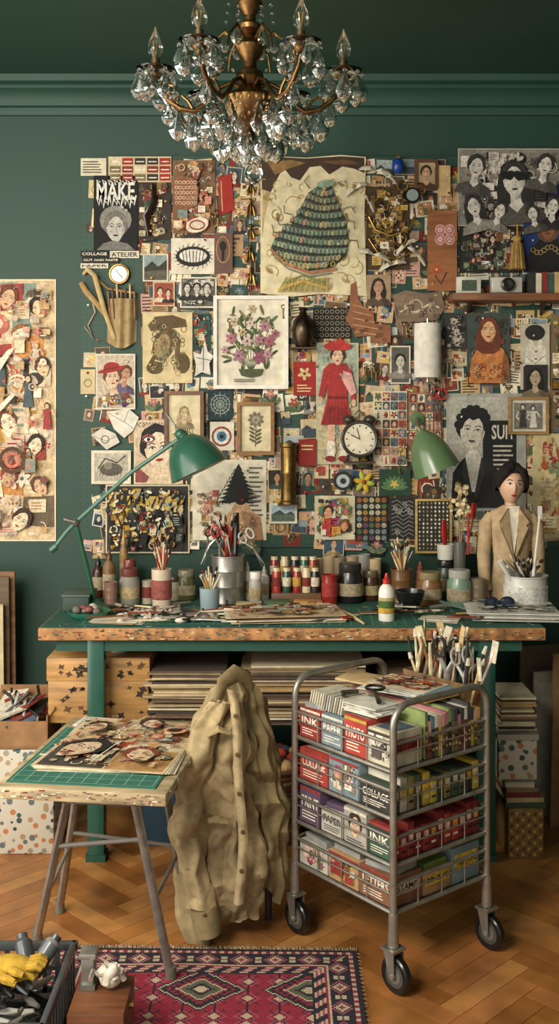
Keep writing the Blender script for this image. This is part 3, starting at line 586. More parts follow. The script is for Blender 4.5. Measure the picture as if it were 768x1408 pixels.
def disc(mb,x,y,r,off,th,col,mt='matte',n=24):
    r=r*W/F;mb.lathe([(0.0001,0),(r,0),(r,th),(0.0001,th)],wo(x,y,off),col,mt,n,(0,-1,0))
m=MB('push_pins')
for k in range(90):
    x=R.uniform(120,764);y=R.uniform(222,740);c=R.choice(['#c9a03c','#a3261f','#d8d2c0','#b8b4aa','#2a2521']);m.lathe([(.0001,0),(.002,0),(.002,.01),(.0045,.012),(.0045,.016),(.0001,.017)],wo(x,y,.022),c,'gloss',8,(0,-1,0))
m.build()
m=MB('pocket_compass');disc(m,165,378,14,.013,.014,'#5a4428','brass');disc(m,165,378,11,.028,.002,'#d8d0b8','gloss')
m.tube([wo(165+13*math.cos(t*.35),378+13*math.sin(t*.35),.028) for t in range(18)],.004,'#a8844a','brass',6,True)
m.tube([wo(160,372,.032),wo(170,384,.032)],.0012,'#1a1814');m.tube([wo(165+4*math.cos(t),362+4*math.sin(t),.02) for t in range(6)],.0015,'#8a6a3a','brass',5,True);m.build()
m=MB('alarm_clock');disc(m,492,603,25,.035,.05,'#1c1b19','gloss',28);disc(m,492,603,21,.086,.002,'#ddd4ba','paper',28)
m.tube([wo(492+23*math.cos(t*.2618),603+23*math.sin(t*.2618),.086) for t in range(24)],.008,'#3a3630','gloss',8,True)
for i in range(12):
    t=i*math.pi/6;m.tube([wo(492+16*math.cos(t),603+16*math.sin(t),.089),wo(492+19*math.cos(t),603+19*math.sin(t),.089)],.0018 ,'#1a1814')
m.tube([wo(492,603,.09),wo(480,597,.09)],.002,'#141312');m.tube([wo(492,603,.09),wo(488,588,.09)],.0015,'#141312')
for x in(478,506): m.ell(wo(x,577,.06),(.026,.026,.02),'#3c382e','gloss');m.cyl(wo(x,582,.06),wo(x,590,.06),.004,col='#2c2a26')
m.tube([wo(484,572,.06),wo(492,564,.06),wo(500,572,.06)],.004,'#8a7a58','metal')
for x in(478,506): m.cyl(wo(x,625,.06),wo(x-4 if x<490 else x+4,634,.06),.007,.004,'#26241f')
m.box(wo(492,635,.04),(.13,.08,.008),'#4a3020','wood');m.build()
m=MB('brass_tassel')
for k,(xx,yy,s_) in enumerate(((345,262,.8),(345,290,1),(345,322,.8),(344,352,.9),(345,385,1.1))):
    for j in range(3): m.ell(wo(xx+(j-1)*4.2*s_,yy+abs(j-1)*5-3,.03),(.0065*s_,.006,.030*s_),['#8a6c38','#6a5024','#a8884a'][j%3],'brass',8,(0,(j-1)*-.22,0))
    m.ell(wo(xx,yy-12*s_,.03),.008,'#7a5c2c','brass',8)
m.tube([wo(345,228,.02),wo(345,400,.03)],.002,'#6a5228','brass');m.tube([wo(345,228,.02),wo(345,226,.013)],.004,'#4a3a20','brass');m.build()
m=MB('bronze_bottle');pr=[(0.001,0),(.03,0),(.045,.03),(.05,.07),(.04,.11),(.018,.135),(.014,.15),(.02,.16),(.012,.165),(.001,.165)]
m.lathe(pr,wo(416,478,.065),'#54483a','brass',20);m.box(wo(416,480,.05),(.11,.09,.006),'#4a3020','wood');m.build()
m=MB('brass_canister');m.lathe([(0.001,0),(.036,0),(.036,.01),(.032,.015),(.032,.12),(.034,.125),(.034,.135),(.032,.14),(.032,.235),(.036,.24),(.036,.255),(.001,.255)],wo(396,691,.06),'#84693e','brass',20);m.box(wo(396,692,.05),(.09,.1,.006),'#4a3020','wood');m.build()
m=MB('paper_towel_roll');m.lathe([(.012,0),(.056,0),(.056,.225),(.012,.225),(.012,0)],wo(584,520,.075),'#d9d4c6','paper',28)
m.tube([wo(584,526,.075),wo(584,440,.075)],.005,'#b8b4aa','metal');m.tube([wo(584,526,.075),wo(594,530,.06),wo(595,540,.03),wo(595,512,.014)],.006,'#b8b4aa','metal');m.build()
m=MB('canvas_tool_pouch')
def pf(u,v):
    x=150+u*40+v*(-2);y=412+v*58-10*math.sin(u*math.pi)*v*-1;return wo(x,y,.02+.035*math.sin(u*math.pi)*(1-.3*v)+.006*math.sin(u*18))
m.grid(pf,24,10,'#a58c62','cloth')
for k in range(7): m.tube([wo(154+k*5.5,440,.035),wo(150+k*6,402-(k%3)*5,.035)],.0045,['#8a6238','#5a3a22','#c4a070'][k%3],'wood')
m.tube([wo(116,378,.02),wo(122,372,.03),wo(132,380,.035),wo(146,430,.04),(wo(160,468,.04))],[.008,.012,.012,.011,.009],'#c2a878','cloth')
m.tube([wo(113,390,.02),wo(120,402,.03),wo(136,420,.035),wo(150,438,.04)],[.012,.013,.012,.01],'#a88a5a','cloth')
m.tube([wo(120,372,.02),wo(150,398,.03),wo(185,404,.03)],.006,'#8a6a42','wood')
m.tube([wo(124,400,.02),wo(132,430,.02),wo(122,448,.02),wo(130,468,.02),wo(118,450,.02)],.003,'#c2b08a','cloth');m.build()
m=MB('ribbon_bows')
for x,y,s_,an in((515,238,1.2,.2),(488,262,.9,-.5),(530,246,.8,.5),(512,352,1.2,.3),(538,366,1,-.3),(570,352,.9,.8),(505,280,.7,1),(556,340,.8,-.6)):
    c=wo(x,y,.045)
    for k in(-1,1):
        d=Vector((math.cos(an),0,-math.sin(an)))*k;m.tube([c,c+d*.02*s_+Vector((0,-.006,.006)),c+d*.045*s_,c+d*.06*s_+Vector((0,0,-.01))],[.004,.014*s_,.013*s_,.005],'#d9d2ba','cloth',8,flat=.4)
    m.tube([c+Vector((0,.03,0)),c],.003,'#cfc8b0')
m.build()
m=MB('blue_glass_ornament');m.ell(wo(545,232,.05),(.026,.022,.034),'#1c3f8a','gloss');m.cyl(wo(545,221,.05),wo(545,217,.014),.01,.006,'#8a7038','brass');m.build()
m=MB('brass_hooks')
for x,y,r_ in((559,270,9),(530,308,10),(548,330,9),(575,262,8),(552,258,7)): m.tube([wo(x+r_*math.cos(t*.42),y+r_*math.sin(t*.42),.03) for t in range(15)],.005,'#a88444','brass',6,True)
m.tube([wo(506,300,.03),wo(515,318,.035),wo(535,326,.035),wo(560,318,.035),wo(568,300,.03)],.005,'#b8944c','brass')
m.tube([wo(506,330,.03),wo(520,352,.035),wo(545,358,.035),wo(570,345,.03)],.004,'#b8944c','brass');m.build()
m=MB('magnifier_lens');disc(m,565,271,11,.03,.01,'#2a2825','metal');disc(m,565,271,8,.041,.002,'#8fa09c','gloss');m.build()
m=MB('camera_lens');disc(m,470,660,13,.03,.03,'#1c1b1a','gloss');disc(m,470,660,9,.06,.004,'#a8b0ac','gloss');disc(m,470,660,4,.065,.002,'#20242a','gloss');m.build()
m=MB('yellow_paper_flower')
for i in range(6):
    t=i*math.pi/3+.2;c=wo(499+8*math.cos(t),662+8*math.sin(t),.04);m.ell(c,(.022,.006,.011),'#c9a22c' if i%2 else '#a8b03c','matte',8,(0,t,0))
m.ell(wo(499,662,.045),.01,'#a33f26');m.build()
m=MB('hanging_keys')
for i in range(24):
    x,y=rr.choice([(205,290),(212,300),(318,440),(326,440),(500,500),(508,505),(300,300),(392,430),(540,640),(553,620),(640,520),(625,505),(560,445),(600,270)]);x+=rr.uniform(-8,8);y+=rr.uniform(-8,8)
    m.tube([wo(x+3*math.cos(t),y+3*math.sin(t),.036) for t in range(6)],.0022,'#8a744c','brass',5,True);m.tube([wo(x,y+3,.036),wo(x,y+16,.036)],.0025,'#6a5638','brass');m.box(wo(x+2,y+15,.036),(.008,.003,.008),'#6a5638','brass')
m.build()
m=MB('leather_sheath');m.tube([wo(212,255,.03),wo(214,280,.035),wo(204,300,.035),(wo(206,326,.03))],[.008,.02,.026,.008],'#2c2018','gloss',10,flat=.5);m.build()
m=MB('red_scissors');m.tube([wo(596+6*math.cos(t),540+8*math.sin(t),.04) for t in range(7)],.004,'#a3261f','gloss',6,True);m.tube([wo(606+6*math.cos(t),542+8*math.sin(t),.04) for t in range(7)],.004,'#a3261f','gloss',6,True)
m.tube([wo(597,548,.04),wo(604,585,.04)],[.006,.002],'#a8a8a0','metal',6,flat=.3);m.tube([wo(605,550,.04),wo(598,585,.04)],[.006,.002],'#a8a8a0','metal',6,flat=.3);m.build()
m=MB('wall_shelf');m.box(((DX(614,W)+DX(790,W))/2,W-.08,ZT(413,W)),(DX(790,W)-DX(614,W),.14,.03),'#7b5030','wood',bev=.004)
for x in(640,740): m.prism([wo(x,418,.013),wo(x,434,.013),wo(x,418,.1)],(.01,0,0),'#3a2618','wood')
m.build();sz=ZT(413,W)+.015
def onshelf(name,x0,ytop,x1,fn):
    m=MB(name);X0,X1=DX(x0,W-.08),DX(x1,W-.08);Z=ZT(ytop,W-.08);fn(m,X0,X1,Z);m.build()
def f1(m,a,b,z):
    m.box(((a+b)/2,W-.08,(sz+z)/2),(b-a,.03,z-sz),'#cfcabb','paper',bev=.003);m.box(((a+b)/2,W-.097,(sz+z)/2),((b-a)*.6,.004,(z-sz)*.6),'#4a5a48','print')
onshelf('small_photo_block',627,381,660,f1)
def f2(m,a,b,z):
    m.box(((a+b)/2,W-.08,(sz+z)/2),(b-a,.05,(z-sz)*.85),'#bdb9ac','gloss',bev=.005);c=Vector(((a+b)/2,W-.105,(sz+z)/2));m.lathe([(.028,0),(.028,.02),(.02,.024),(.018,.02),(.001,.018)],c,'#26241f','gloss',18,(0,-1,0));m.box(((a+b)/2,W-.08,z),(.03,.03,.012),'#3a3834')
onshelf('toy_camera',674,380,716,f2)
def f3(m,a,b,z):
    for k in range(5):
        w=(b-a)/5;m.box((a+w*(k+.5),W-.08,sz+(z-sz)*(.5-.03*(k%2))),(w*.92,.09,(z-sz)*(1-.06*(k%2))),['#2b2a26','#c9bfa4','#7a2a22','#35504a','#b89a68'][k],'paper')
onshelf('shelf_books',724,376,766,f3)
m=MB('gold_tassel');m.tube([wo(707,312,.05),wo(707,330,.05)],.003,'#9a7a3c','brass')
for k in range(16): t=k*math.pi/8;m.tube([wo(707,330,.05),wo(707+6*math.cos(t),340,.05+.018*math.sin(t)),wo(707+10*math.cos(t),373,.05+.03*math.sin(t))],[.005,.006,.006],'#a8884c' if k%2 else '#8a6a3a','cloth',6)
m.ell(wo(707,331,.05),(.02,.02,.016),'#a8884a','cloth');m.tube([wo(707,312,.05),wo(707,312,.013)],.003,'#9a7a3c');m.build()
# ================= DESK
m=MB('work_table');x0,x1=DX(52,3.737),DX(750,3.737);yf,yb=3.737,W-.03;cx=(x0+x1)/2;cy=(yf+yb)/2
m.box((cx,cy,DZ-.022),(x1-x0,yb-yf,.044),'#a87848','edge',bev=.004)
m.box((cx,cy,DZ-.0005),(x1-x0-.012,yb-yf-.012,.004),'#28574a','matte')
lx0,lx1=DX(120,3.77),DX(681,3.77)
m.box((cx-.01,yf+.05,DZ-.066),(DX(719,3.78)-DX(80,3.78),.03,.045),'#1d4a3b','matte')
m.box((cx-.01,yb-.03,DZ-.08),(1.6,.03,.07),'#1d4a3b','matte')
for X in(lx0+.03,lx1-.03):
    for Y in(yf+.06,yb-.06): m.box((X,Y,(DZ-.045)/2),(.06,.06,DZ-.045),'#1f5041','gloss',bev=.004);m.box((X,Y,.012),(.07,.07,.024),'#1c4438','gloss')
    m.box((X,cy,.2),(.04,yb-yf-.15,.05),'#1f4f40')
m.box(((lx0+lx1)/2,yb-.1,.2),(lx1-lx0,.04,.05),'#1f4f40')
m.box(((lx0+lx1)/2-.03,yf+.42,.455),(lx1-lx0+.16,.52,.022),'#1f4f40')
for k in range(190):
    t=rr.random();m.box((x0+(x1-x0)*t,yf-.0005,DZ-.004-rr.random()*.036),(rr.uniform(.004,.02),.002,rr.uniform(.0015,.005)),rr.choice(['#3a2616','#2a5a4c','#c9b890','#5a3820','#d8b080','#7a2a22']))
for k in range(260):
    X,Y=rr.uniform(x0+.03,x1-.03),rr.uniform(yf+.01,yf+.45);m.box((X,Y,DZ+.0017),(rr.uniform(.003,.03),rr.uniform(.002,.008),.0004),rr.choice(['#c9b890','#8a6a44','#1c4438','#d8d0ba','#7a2a22','#b8b4aa','#d8d0ba']),'matte',(0,0,rr.uniform(0,3)))
m.build()
TZ=DZ+.0025
def flatmap(cx,cy,z,ang=0):
    c,s_=math.cos(ang),math.sin(ang)
    return lambda x,y,off: Vector((cx+x*c+y*s_,cy+x*s_-y*c,z+off))
def matgrid(name,cx,cy,w,h,ang,z,col='#21604f'):
    a=Art(name,0,flatmap(cx,cy,z,ang),base=0);a.mt='matte';a.paper(-w/2,-h/2,w/2,h/2,col,.002,'matte')
    n=int(w/.04)
    for i in range(n+1): a.line([(-w/2+.015+i*(w-.03)/n,-h/2+.012),(-w/2+.015+i*(w-.03)/n,h/2-.012)],.0014,'#9ab8a8')
    n=int(h/.04)
    for i in range(n+1): a.line([(-w/2+.015,-h/2+.012+i*(h-.024)/n),(w/2-.015,-h/2+.012+i*(h-.024)/n)],.0014,'#9ab8a8')
    a.build()
matgrid('cutting_mat',-.42,3.95,.62,.34,.04,TZ);matgrid('cutting_mat',.36,3.93,.62,.36,-.03,TZ)
def sheets(name,cx,cy,z,n,w,h,seed,pal,top=None,ang=0,spread=.03,th=.002,rotk=1.6,cpal=WARM):
    r_=random.Random(seed);m=MB(name)
    for k in range(n):
        A=ang+r_.uniform(-1,1)*spread*rotk;m.box((cx+r_.uniform(-1,1)*spread,cy+r_.uniform(-1,1)*spread,z+th*(k+.5)),(w*r_.uniform(.85,1),h*r_.uniform(.85,1),th*.9),r_.choice(pal),'paper',(0,0,A))
    if top:
        a=Art('x',0,flatmap(cx,cy,z+th*n,ang),base=0);a.paper(-w*.48,-h*.48,w*.48,h*.48,top,.0008);a.collage(-w*.47,-h*.46,w*.47,h*.46,cpal,110,seed,.012,.05,up=1);m.merge(a)
    m.build()
CR=['#c9b890','#d8cba8','#b09468','#e0d6bc','#8a6a44','#6a4a32']
sheets('magazine_pile',.02,3.92,TZ+.003,8,.44,.24,3,CR,'#d0b48c',.12,.03,th=.0025,cpal=LITE)
sheets('sketch_papers',DX(705,3.93),3.93,TZ+.003,10,.33,.24,7,['#d6d3c8','#c0beb2','#9a988f','#e0dccf'],'#c9c6ba',-.1,.02,.003,cpal=['#c9c6ba','#b0aea2','#8a8880','#d8d4c6','#5a5852','#c9c6ba','#d8d4c6'])
sheets('loose_notes',DX(215,4.0),4.03,TZ+.003,4,.16,.11,17,['#d8d0ba','#c9c0aa','#b8b4a6'],None,.3,.03,.0015)
sheets('loose_notes',DX(600,3.95),3.86,TZ+.003,3,.13,.09,18,['#d8d0ba','#c9c0aa','#b8b4a6'],None,-.3,.03,.0015)
sheets('loose_notes',DX(165,3.83),3.83,TZ+.003,4,.18,.10,19,['#d8d0ba','#b09468','#b8b4a6'],None,-.15,.02,.0015)
def brushes(m,c,r,zr,n,top,rng,pal=None):
    pal=pal or ['#8a3a2a','#c49a5c','#26241f','#d8c8a0','#7a4a2a','#a3261f','#e0d6bc']
    for k in range(n):
        t=rng.uniform(0,6.28);q=rng.uniform(.2,.8)*r;b=Vector((c[0]+q*.5*math.cos(t+2.5),c[1]+q*.5*math.sin(t+2.5),zr-.05));
        e=Vector((c[0]+q*1.6*math.cos(t),c[1]+q*1.2*math.sin(t),rng.uniform(zr+(top-zr)*.5,top)));d=(e-b)
        m.tube([b,b+d*.6,b+d*.78],[.0025,.0042,.003],rng.choice(pal),'gloss',6)
        if rng.random()<.7:
            m.tube([b+d*.77,b+d*.87],.0038,'#b8b4a8','metal',6);m.tube([b+d*.86,b+d*.93,b+d],[.004,.006,.0015],rng.choice(['#2a1c14','#c9b48a','#5a3a24']),'cloth',6)
        else: m.tube([b+d*.77,e],[.004,.003],rng.choice(pal),'gloss',6)
def scis(m,c,ax,up,s_,col):
    ax=Vector(ax);up=Vector(up)
    for k in(-1,1):
        o=Vector(c)+ax*k*.017*s_;m.tube([o+ax*.013*s_*math.cos(t*.6)+up*.02*s_*math.sin(t*.6) for t in range(10)],.0038*s_,col,'gloss',6,True)
        m.tube([o-up*.018*s_,Vector(c)-up*.05*s_,Vector(c)-up*.13*s_-ax*k*.006],[.004*s_,.006*s_,.001],'#a8a8a0','metal',6,flat=.4)
def pot(name,px,yt,Y,rpx,col,mt='gloss',style='cup',nb=0,btop=None,band=None,zb=DZ+.0025,pal=None,seed=1):
    m=MB(name);X=DX(px,Y);z1=ZT(yt,Y);r=rpx*Y/F;h=z1-zb;c=(X,Y,zb)
    if style=='cup': m.lathe([(.0001,0),(r*.86,0),(r*.9,.004),(r,h),(r*.93,h),(r*.82,.012),(.0001,.012)],c,col,mt,24)
    elif style=='tin': m.lathe([(.0001,0),(r,0),(r,.004),(r*.97,.008),(r*.97,h*.33),(r*.99,h*.35),(r*.97,h*.37),(r*.97,h*.66),(r*.99,h*.68),(r*.97,h*.7),(r*.97,h-.006),(r*1.02,h-.004),(r*1.02,h),(r*.93,h),(r*.93,.01),(.0001,.01)],c,col,mt,26)
    elif style=='jar': m.lathe([(.0001,0),(r*.92,0),(r,.006),(r,h*.66),(r*.8,h*.78),(r*.8,h*.8)],c,col,mt,22);m.lathe([(r*.84,h*.78),(r*.86,h*.8),(r*.86,h-.003),(r*.8,h),(.0001,h)],c,band or '#3a2a20','gloss',22)
    elif style=='bottle': m.lathe([(.0001,0),(r*.95,0),(r,.006),(r,h*.6),(r*.85,h*.7),(r*.4,h*.78),(r*.35,h*.8)],c,col,mt,20);m.lathe([(r*.5,h*.78),(r*.5,h*.86),(r*.28,h*.9),(r*.15,h),(.0001,h)],c,band or '#a3261f','gloss',16)
    elif style=='bowl': m.lathe([(.0001,0),(r*.45,0),(r*.5,.006),(r*.85,h*.6),(r,h),(r*.94,h),(r*.78,h*.6),(r*.4,.012),(.0001,.01)],c,col,mt,26)
    if band and style in('cup','tin'): m.lathe([(r*.94,h*.25),(r*1.005,h*.27),(r*1.02,h*.72),(r*.96,h*.74)],c,band,'print',24)
    if style=='bottle' or (band and style=='jar'):
        m.lathe([(r*.98,h*.18),(r*1.015,h*.19),(r*1.015,h*.50),(r*.98,h*.51)],c,['#d8cfb2','#b8a478','#a89878'][seed%3],'print',22)
    if nb: brushes(m,(X,Y),r,z1,nb,ZT(btop,Y),random.Random(seed),pal)
    return m,X,z1,r
def pb(*a,**k): pot(*a,**k)[0].build()
pb('paint_jar',178,781,4.2,14,'#8a8478','matte','jar',band='#6a3a34')
pb('paint_jar',178,769,4.34,10,'#6a4a42','matte','jar',band='#7a3a30',seed=2)
pb('wooden_bottle',150,755,4.32,9,'#7a5a34','wood','bottle',band='#5a3a20',seed=2)
pb('wooden_bottle',170,728,4.38,6,'#9a7a44','wood','bottle',band='#b08a4c')
pb('amber_bottle',135,765,4.36,8,'#3a2016','gloss','bottle',band='#1c1512',seed=2)
pb('small_paint_pot',152,800,4.14,9,'#8a6a5a','gloss','tin');pb('small_paint_pot',203,798,4.22,8,'#b0a48e','gloss','tin',band='#7a2a22')
pb('patterned_glass',222,782,4.1,14,'#c9b8a0','gloss','cup',24,735,band='#8f4a40',seed=3)
pb('olive_jar',256,783,4.3,13,'#5a5a34','gloss','jar',band='#8a8468',seed=2)
pb('storage_jar',240,792,4.3,11,'#b0a890','matte','jar',band='#4a3a2c')
pb('pencil_cup',288,808,4.05,14,'#8ea0a4','gloss','cup',14,778,seed=5,pal=['#c4a878','#d8c8a0','#b08a5a'])
m,X,z1,r=pot('tool_tin',313,763,4.25,23,'#a8a59c','metal','tin',24,705,seed=9,pal=['#1c1b19','#a3261f','#8c2a22','#c49a5c','#b8b4aa'])
scis(m,(X-.03,4.22,z1+.10),(1,0,0),(0,.1,1),1.2,'#a3261f');scis(m,(X+.075,4.23,z1+.08),(.8,0,.5),(-.5,.1,.85),1.1,'#b8b4aa');scis(m,(X-.06,4.25,z1+.09),(.9,0,-.3),(.3,.1,.9),1.1,'#26241f')
m.tube([(X+.03,4.24,z1-.04),(X+.035,4.24,z1+.12),(X+.035,4.24,z1+.17)],[.01,.012,.011],'#1c1b19','gloss');m.tube([(X,4.24,z1-.04),(X-.01,4.24,z1+.12)],[.009,.011],'#7a1f1a','gloss');m.build()
pb('glue_bottle',340,772,4.3,6,'#d0ccc0','gloss','bottle',band='#b8b4aa');pb('glue_bottle',363,778,4.28,7,'#d0ccc0','gloss','bottle',band='#a8a498')
pb('dropper_bottle',351,786,4.2,9,'#a8a498','gloss','jar',band='#e0dccf')
m=MB('ink_tins');i=0
for row,(Yr,zr,hr) in enumerate(((4.34,.075,.1),(4.24,.043,.1))):
    for px in(377,391,405,418,430):
        c=['#8a2620','#a0392c','#2c5a44','#c9b890','#2c4a3a','#93392c','#26241f'][(i*3)%7];m.lathe([(.0001,0),(.018,0),(.018,hr*.8),(.015,hr*.85),(.015,hr),(.0001,hr)],(DX(px+row*3,Yr),Yr,DZ+zr),[c,c,c,'#c9b890','#26241f'],'gloss',14)
        m.lathe([(.0182,hr*.25),(.0185,hr*.26),(.0185,hr*.6),(.0182,hr*.61)],(DX(px+row*3,Yr),Yr,DZ+zr),['#d8cfb2','#b9903c','#7e2a22'][i%3],'print',14);i+=1
m.box((DX(404,4.3),4.34,DZ+.039),(.2,.08,.072),'#4a3020','wood',bev=.003);m.box((DX(407,4.24),4.24,DZ+.023),(.2,.06,.04),'#6a4a30','wood',bev=.003);m.build()
m=MB('matchbox_stack');m.box((DX(380,4.12),4.12,DZ+.017),(.1,.06,.028),'#46603c','paper',bev=.002);m.box((DX(423,4.12),4.12,DZ+.017),(.11,.06,.028),'#b8864a','paper',bev=.002);m.box((DX(342,4.13),4.13,DZ+.012),(.1,.05,.02),'#c9b890','paper');m.build()
pb('red_paint_tin',453,790,4.2,11,'#8a2620','gloss','tin',band='#a0302a')
pb('dark_glass_jar',481,774,4.25,18,'#1f1d1b','gloss','jar',band='#2c2a26',seed=2)
pb('amber_jar',509,784,4.3,12,'#4a2e1e','gloss','jar',band='#6a5a44')
for px,yt,c in((452,764,'#b09a7a'),(466,766,'#8a7a62'),(500,762,'#8f8c84'),(435,768,'#a89878'),(515,768,'#c9b48a'),(484,764,'#9a8a70')): pb('ceramic_cup',px,yt,4.4,9,c,'gloss','cup')
m,X,z1,r=pot('white_glue_bottle',531,788,3.86,11,'#e3dfd2','gloss','bottle',band='#b02a22');m.lathe([(r*1.02,.05),(r*1.03,.051),(r*1.03,.075),(r*1.02,.076)],(X,3.86,DZ+.0025),'#4a6a2c','print',20);m.lathe([(r*1.02,.03),(r*1.03,.031),(r*1.03,.049),(r*1.02,.05)],(X,3.86,DZ+.0025),'#c9a03c','print',20);m.build()
pb('brush_pot',552,782,4.25,15,'#6a4a2c','gloss','tin',20,738,seed=12,pal=['#c4a878','#d8c8a0','#8a5a34'])
pb('mixing_bowl',563,812,4.05,21,'#1f1e1d','gloss','bowl')
pb('bottle_cork',577,772,4.3,8,'#a06a50','matte','bottle',band='#8a4a3a')
pb('honey_jar',590,786,4.2,17,'#7a5630','gloss','jar',band='#8a7a58',seed=2)
pb('tall_bottle',612,768,4.36,13,'#3a4a3c','gloss','jar',band='#26241f')
m,X,z1,r=pot('white_scraper_cup',612,748,4.34,12,'#d0ccc0','gloss','cup',zb=ZT(768,4.36));m.tube([(X,4.34,z1-.02),(X-.004,4.34,z1+.04),(X-.006,4.34,z1+.1)],[.01,.02,.012],'#a3261f','gloss',10,flat=.5);m.build()
pb('lidded_glass_jar',631,783,4.15,17,'#6f8a70','gloss','jar',band='#a8a59c',seed=2)
pb('small_tin',657,795,4.15,10,'#7a6a58','gloss','tin')
m,X,z1,r=pot('dried_flower_vase',632,745,4.32,9,'#5a5a52','gloss','cup')
for k in range(50):
    t=rr.uniform(0,6.28);q=rr.uniform(0,.045);e=Vector((X+q*math.cos(t),4.32+q*math.sin(t)*.5,z1+rr.uniform(.1,.24)));m.ell(e,rr.uniform(.006,.011),rr.choice(['#d9c49a','#b89a6a','#e8d8b0']),'cloth',6)
    if k%3==0: m.tube([(X,4.32,z1-.03),e],.0012,'#8a7a54')
m.tube([(X+.03,4.3,z1-.05),(X+.03,4.3,z1+.12)],.005,'#a3261f','gloss');m.tube([(X+.05,4.3,z1+.1+.0),(X+.055,4.3,z1+.16)],[.016,.018],'#a3261f','gloss',10,flat=.4);m.tube([(X+.02,4.3,z1-.05),(X+.05,4.3,z1+.1)],.004,'#5a3a22');m.build()
m,X,z1,r=pot('brush_bucket',722,790,4.02,30,'#c8c5bb','gloss','tin',26,764,seed=22,pal=['#26241f','#3a2a20','#c49a5c','#d8d4c6','#5a5a54'],band='#d0cdc3')
m.tube([(X+.02,3.98,z1),(X+.045,3.98,z1+.23)],[.006,.004],'#d8d4c6','gloss');m.box((X+.045,3.98,z1+.24),(.016,.004,.05),'#c9c6bc');m.tube([(X-.06,3.98,z1-.02),(X-.11,3.96,z1+.06)],[.007,.013],'#d0ccc0','gloss');m.build()
m=MB('sunglasses');Y=3.9
for k in(-1,1): m.tube([(DX(686,Y)+k*.03+.024*math.cos(t*.5),Y+.004*k,DZ+.062+.018*math.sin(t*.5)) for t in range(13)],.005,'#1c2636','gloss',6,True);m.ell((DX(686,Y)+k*.03,Y,DZ+.062),(.024,.003,.018),'#1c2636','gloss');m.tube([(DX(686,Y)+k*.055,Y,DZ+.066),(DX(686,Y)+k*.06,Y+.1,DZ+.05)],.003,'#1c2636')
m.tube([(DX(686,Y)-.01,Y,DZ+.066),(DX(686,Y)+.01,Y,DZ+.066)],.004,'#1c2636');m.build()
m=MB('clay_lumps')
for k in range(34):
    px=rr.uniform(160,292);Y=rr.uniform(3.80,4.02);m.ell((DX(px,Y),Y,DZ+.014),(rr.uniform(.008,.024),rr.uniform(.008,.018),.010),rr.choice(['#c8b8a9','#a8968a','#d9cec0','#8a7a72','#b89a90']),'matte',8,(0,0,rr.uniform(0,3)))
m.build()
m=MB('hand_tools')
for (a_,b_,c1) in(((205,842),(262,832),'#8a8478'),((215,856),(290,852),'#b0a498'),((160,836),(215,856),'#a89a8c'),((296,856),(315,828),'#a8a8a0'),((470,846),(500,862),'#c4a878'),((575,826),(640,842),'#6a7a74'),((590,840),(625,838),'#b8b4aa'),((445,858),(492,850),'#c9c0aa'),((230,848),(268,858),'#6a5a52'),((180,850),(240,838),'#d8d0c4'),((250,842),(285,856),'#26241f'),((330,858),(350,850),'#a3261f')):
    Ya=1102/(a_[1]-569);Yb=1102/(b_[1]-569);m.tube([(DX(a_[0],Ya),Ya,DZ+.013),((DX(a_[0],Ya)+DX(b_[0],Yb))/2,(Ya+Yb)/2,DZ+.017),(DX(b_[0],Yb),Yb,DZ+.012)],[.008,.007,.004],c1,'metal' if c1 in('#a8a8a0','#b8b4aa') else 'matte',8)
m.box((DX(270,3.9),3.88,DZ+.016),(.08,.05,.022),'#7a6a64','matte',(0,0,.4),.004);m.build()
m=MB('scattered_pencils_and_brushes')
rd=random.Random(77)
for k in range(44):
    px=rd.uniform(150,340) if k<30 else rd.uniform(440,660);Y=rd.uniform(3.79,4.05);t=rd.uniform(-.7,.7)+(0 if rd.random()<.7 else 1.2);l=rd.uniform(.05,.10);c=Vector((DX(px,Y),Y,DZ+.012+.009*(k%3)));d=Vector((math.cos(t)*l,math.sin(t)*l*.8,0))
    m.tube([c-d,c+d*.6],[.003,.004],rd.choice(['#c49a5c','#8a3a2a','#26241f','#d8c8a0','#7a4a2a','#b8b4a8','#e0d6bc','#35604a']),'gloss',6);m.tube([c+d*.58,c+d*.75],.004,'#b8b4a8','metal',6);m.tube([c+d*.74,c+d*.88,c+d],[.0045,.006,.001],rd.choice(['#2a1c14','#c9b48a','#5a3a24']),'cloth',6)
scis(m,(DX(255,3.84),3.84,DZ+.018),(.3,.95,0),(-.95,.3,0),1.2,'#26241f');scis(m,(DX(470,3.86),3.86,DZ+.018),(.6,-.8,0),(.8,.6,0),1.1,'#a3261f');m.build()
m=MB('green_dish');Y=3.92;X=DX(122,Y);m.lathe([(.0001,0),(.06,0),(.075,.012),(.08,.024),(.074,.024),(.066,.012),(.0001,.008)],(X,Y,DZ+.0045),'#2c6a54','gloss',28)
for k in range(16): t=k*.7;m.ell((X+.045*math.cos(t)*(k%3)/2,Y+.045*math.sin(t)*(k%3)/2,DZ+.03+.006*(k%2)),(.016,.014,.012),rr.choice(['#b0a090','#8a4a44','#6a6058','#c9beb0']),'matte',8)
m.build()
m=MB('tool_box');m.box((DX(108,4.1),4.12,DZ+.03),(.1,.16,.055),'#33443c','matte',bev=.004);m.box((DX(108,4.1),4.12,DZ+.062),(.11,.17,.01),'#4a5a50','matte',bev=.003);m.build()
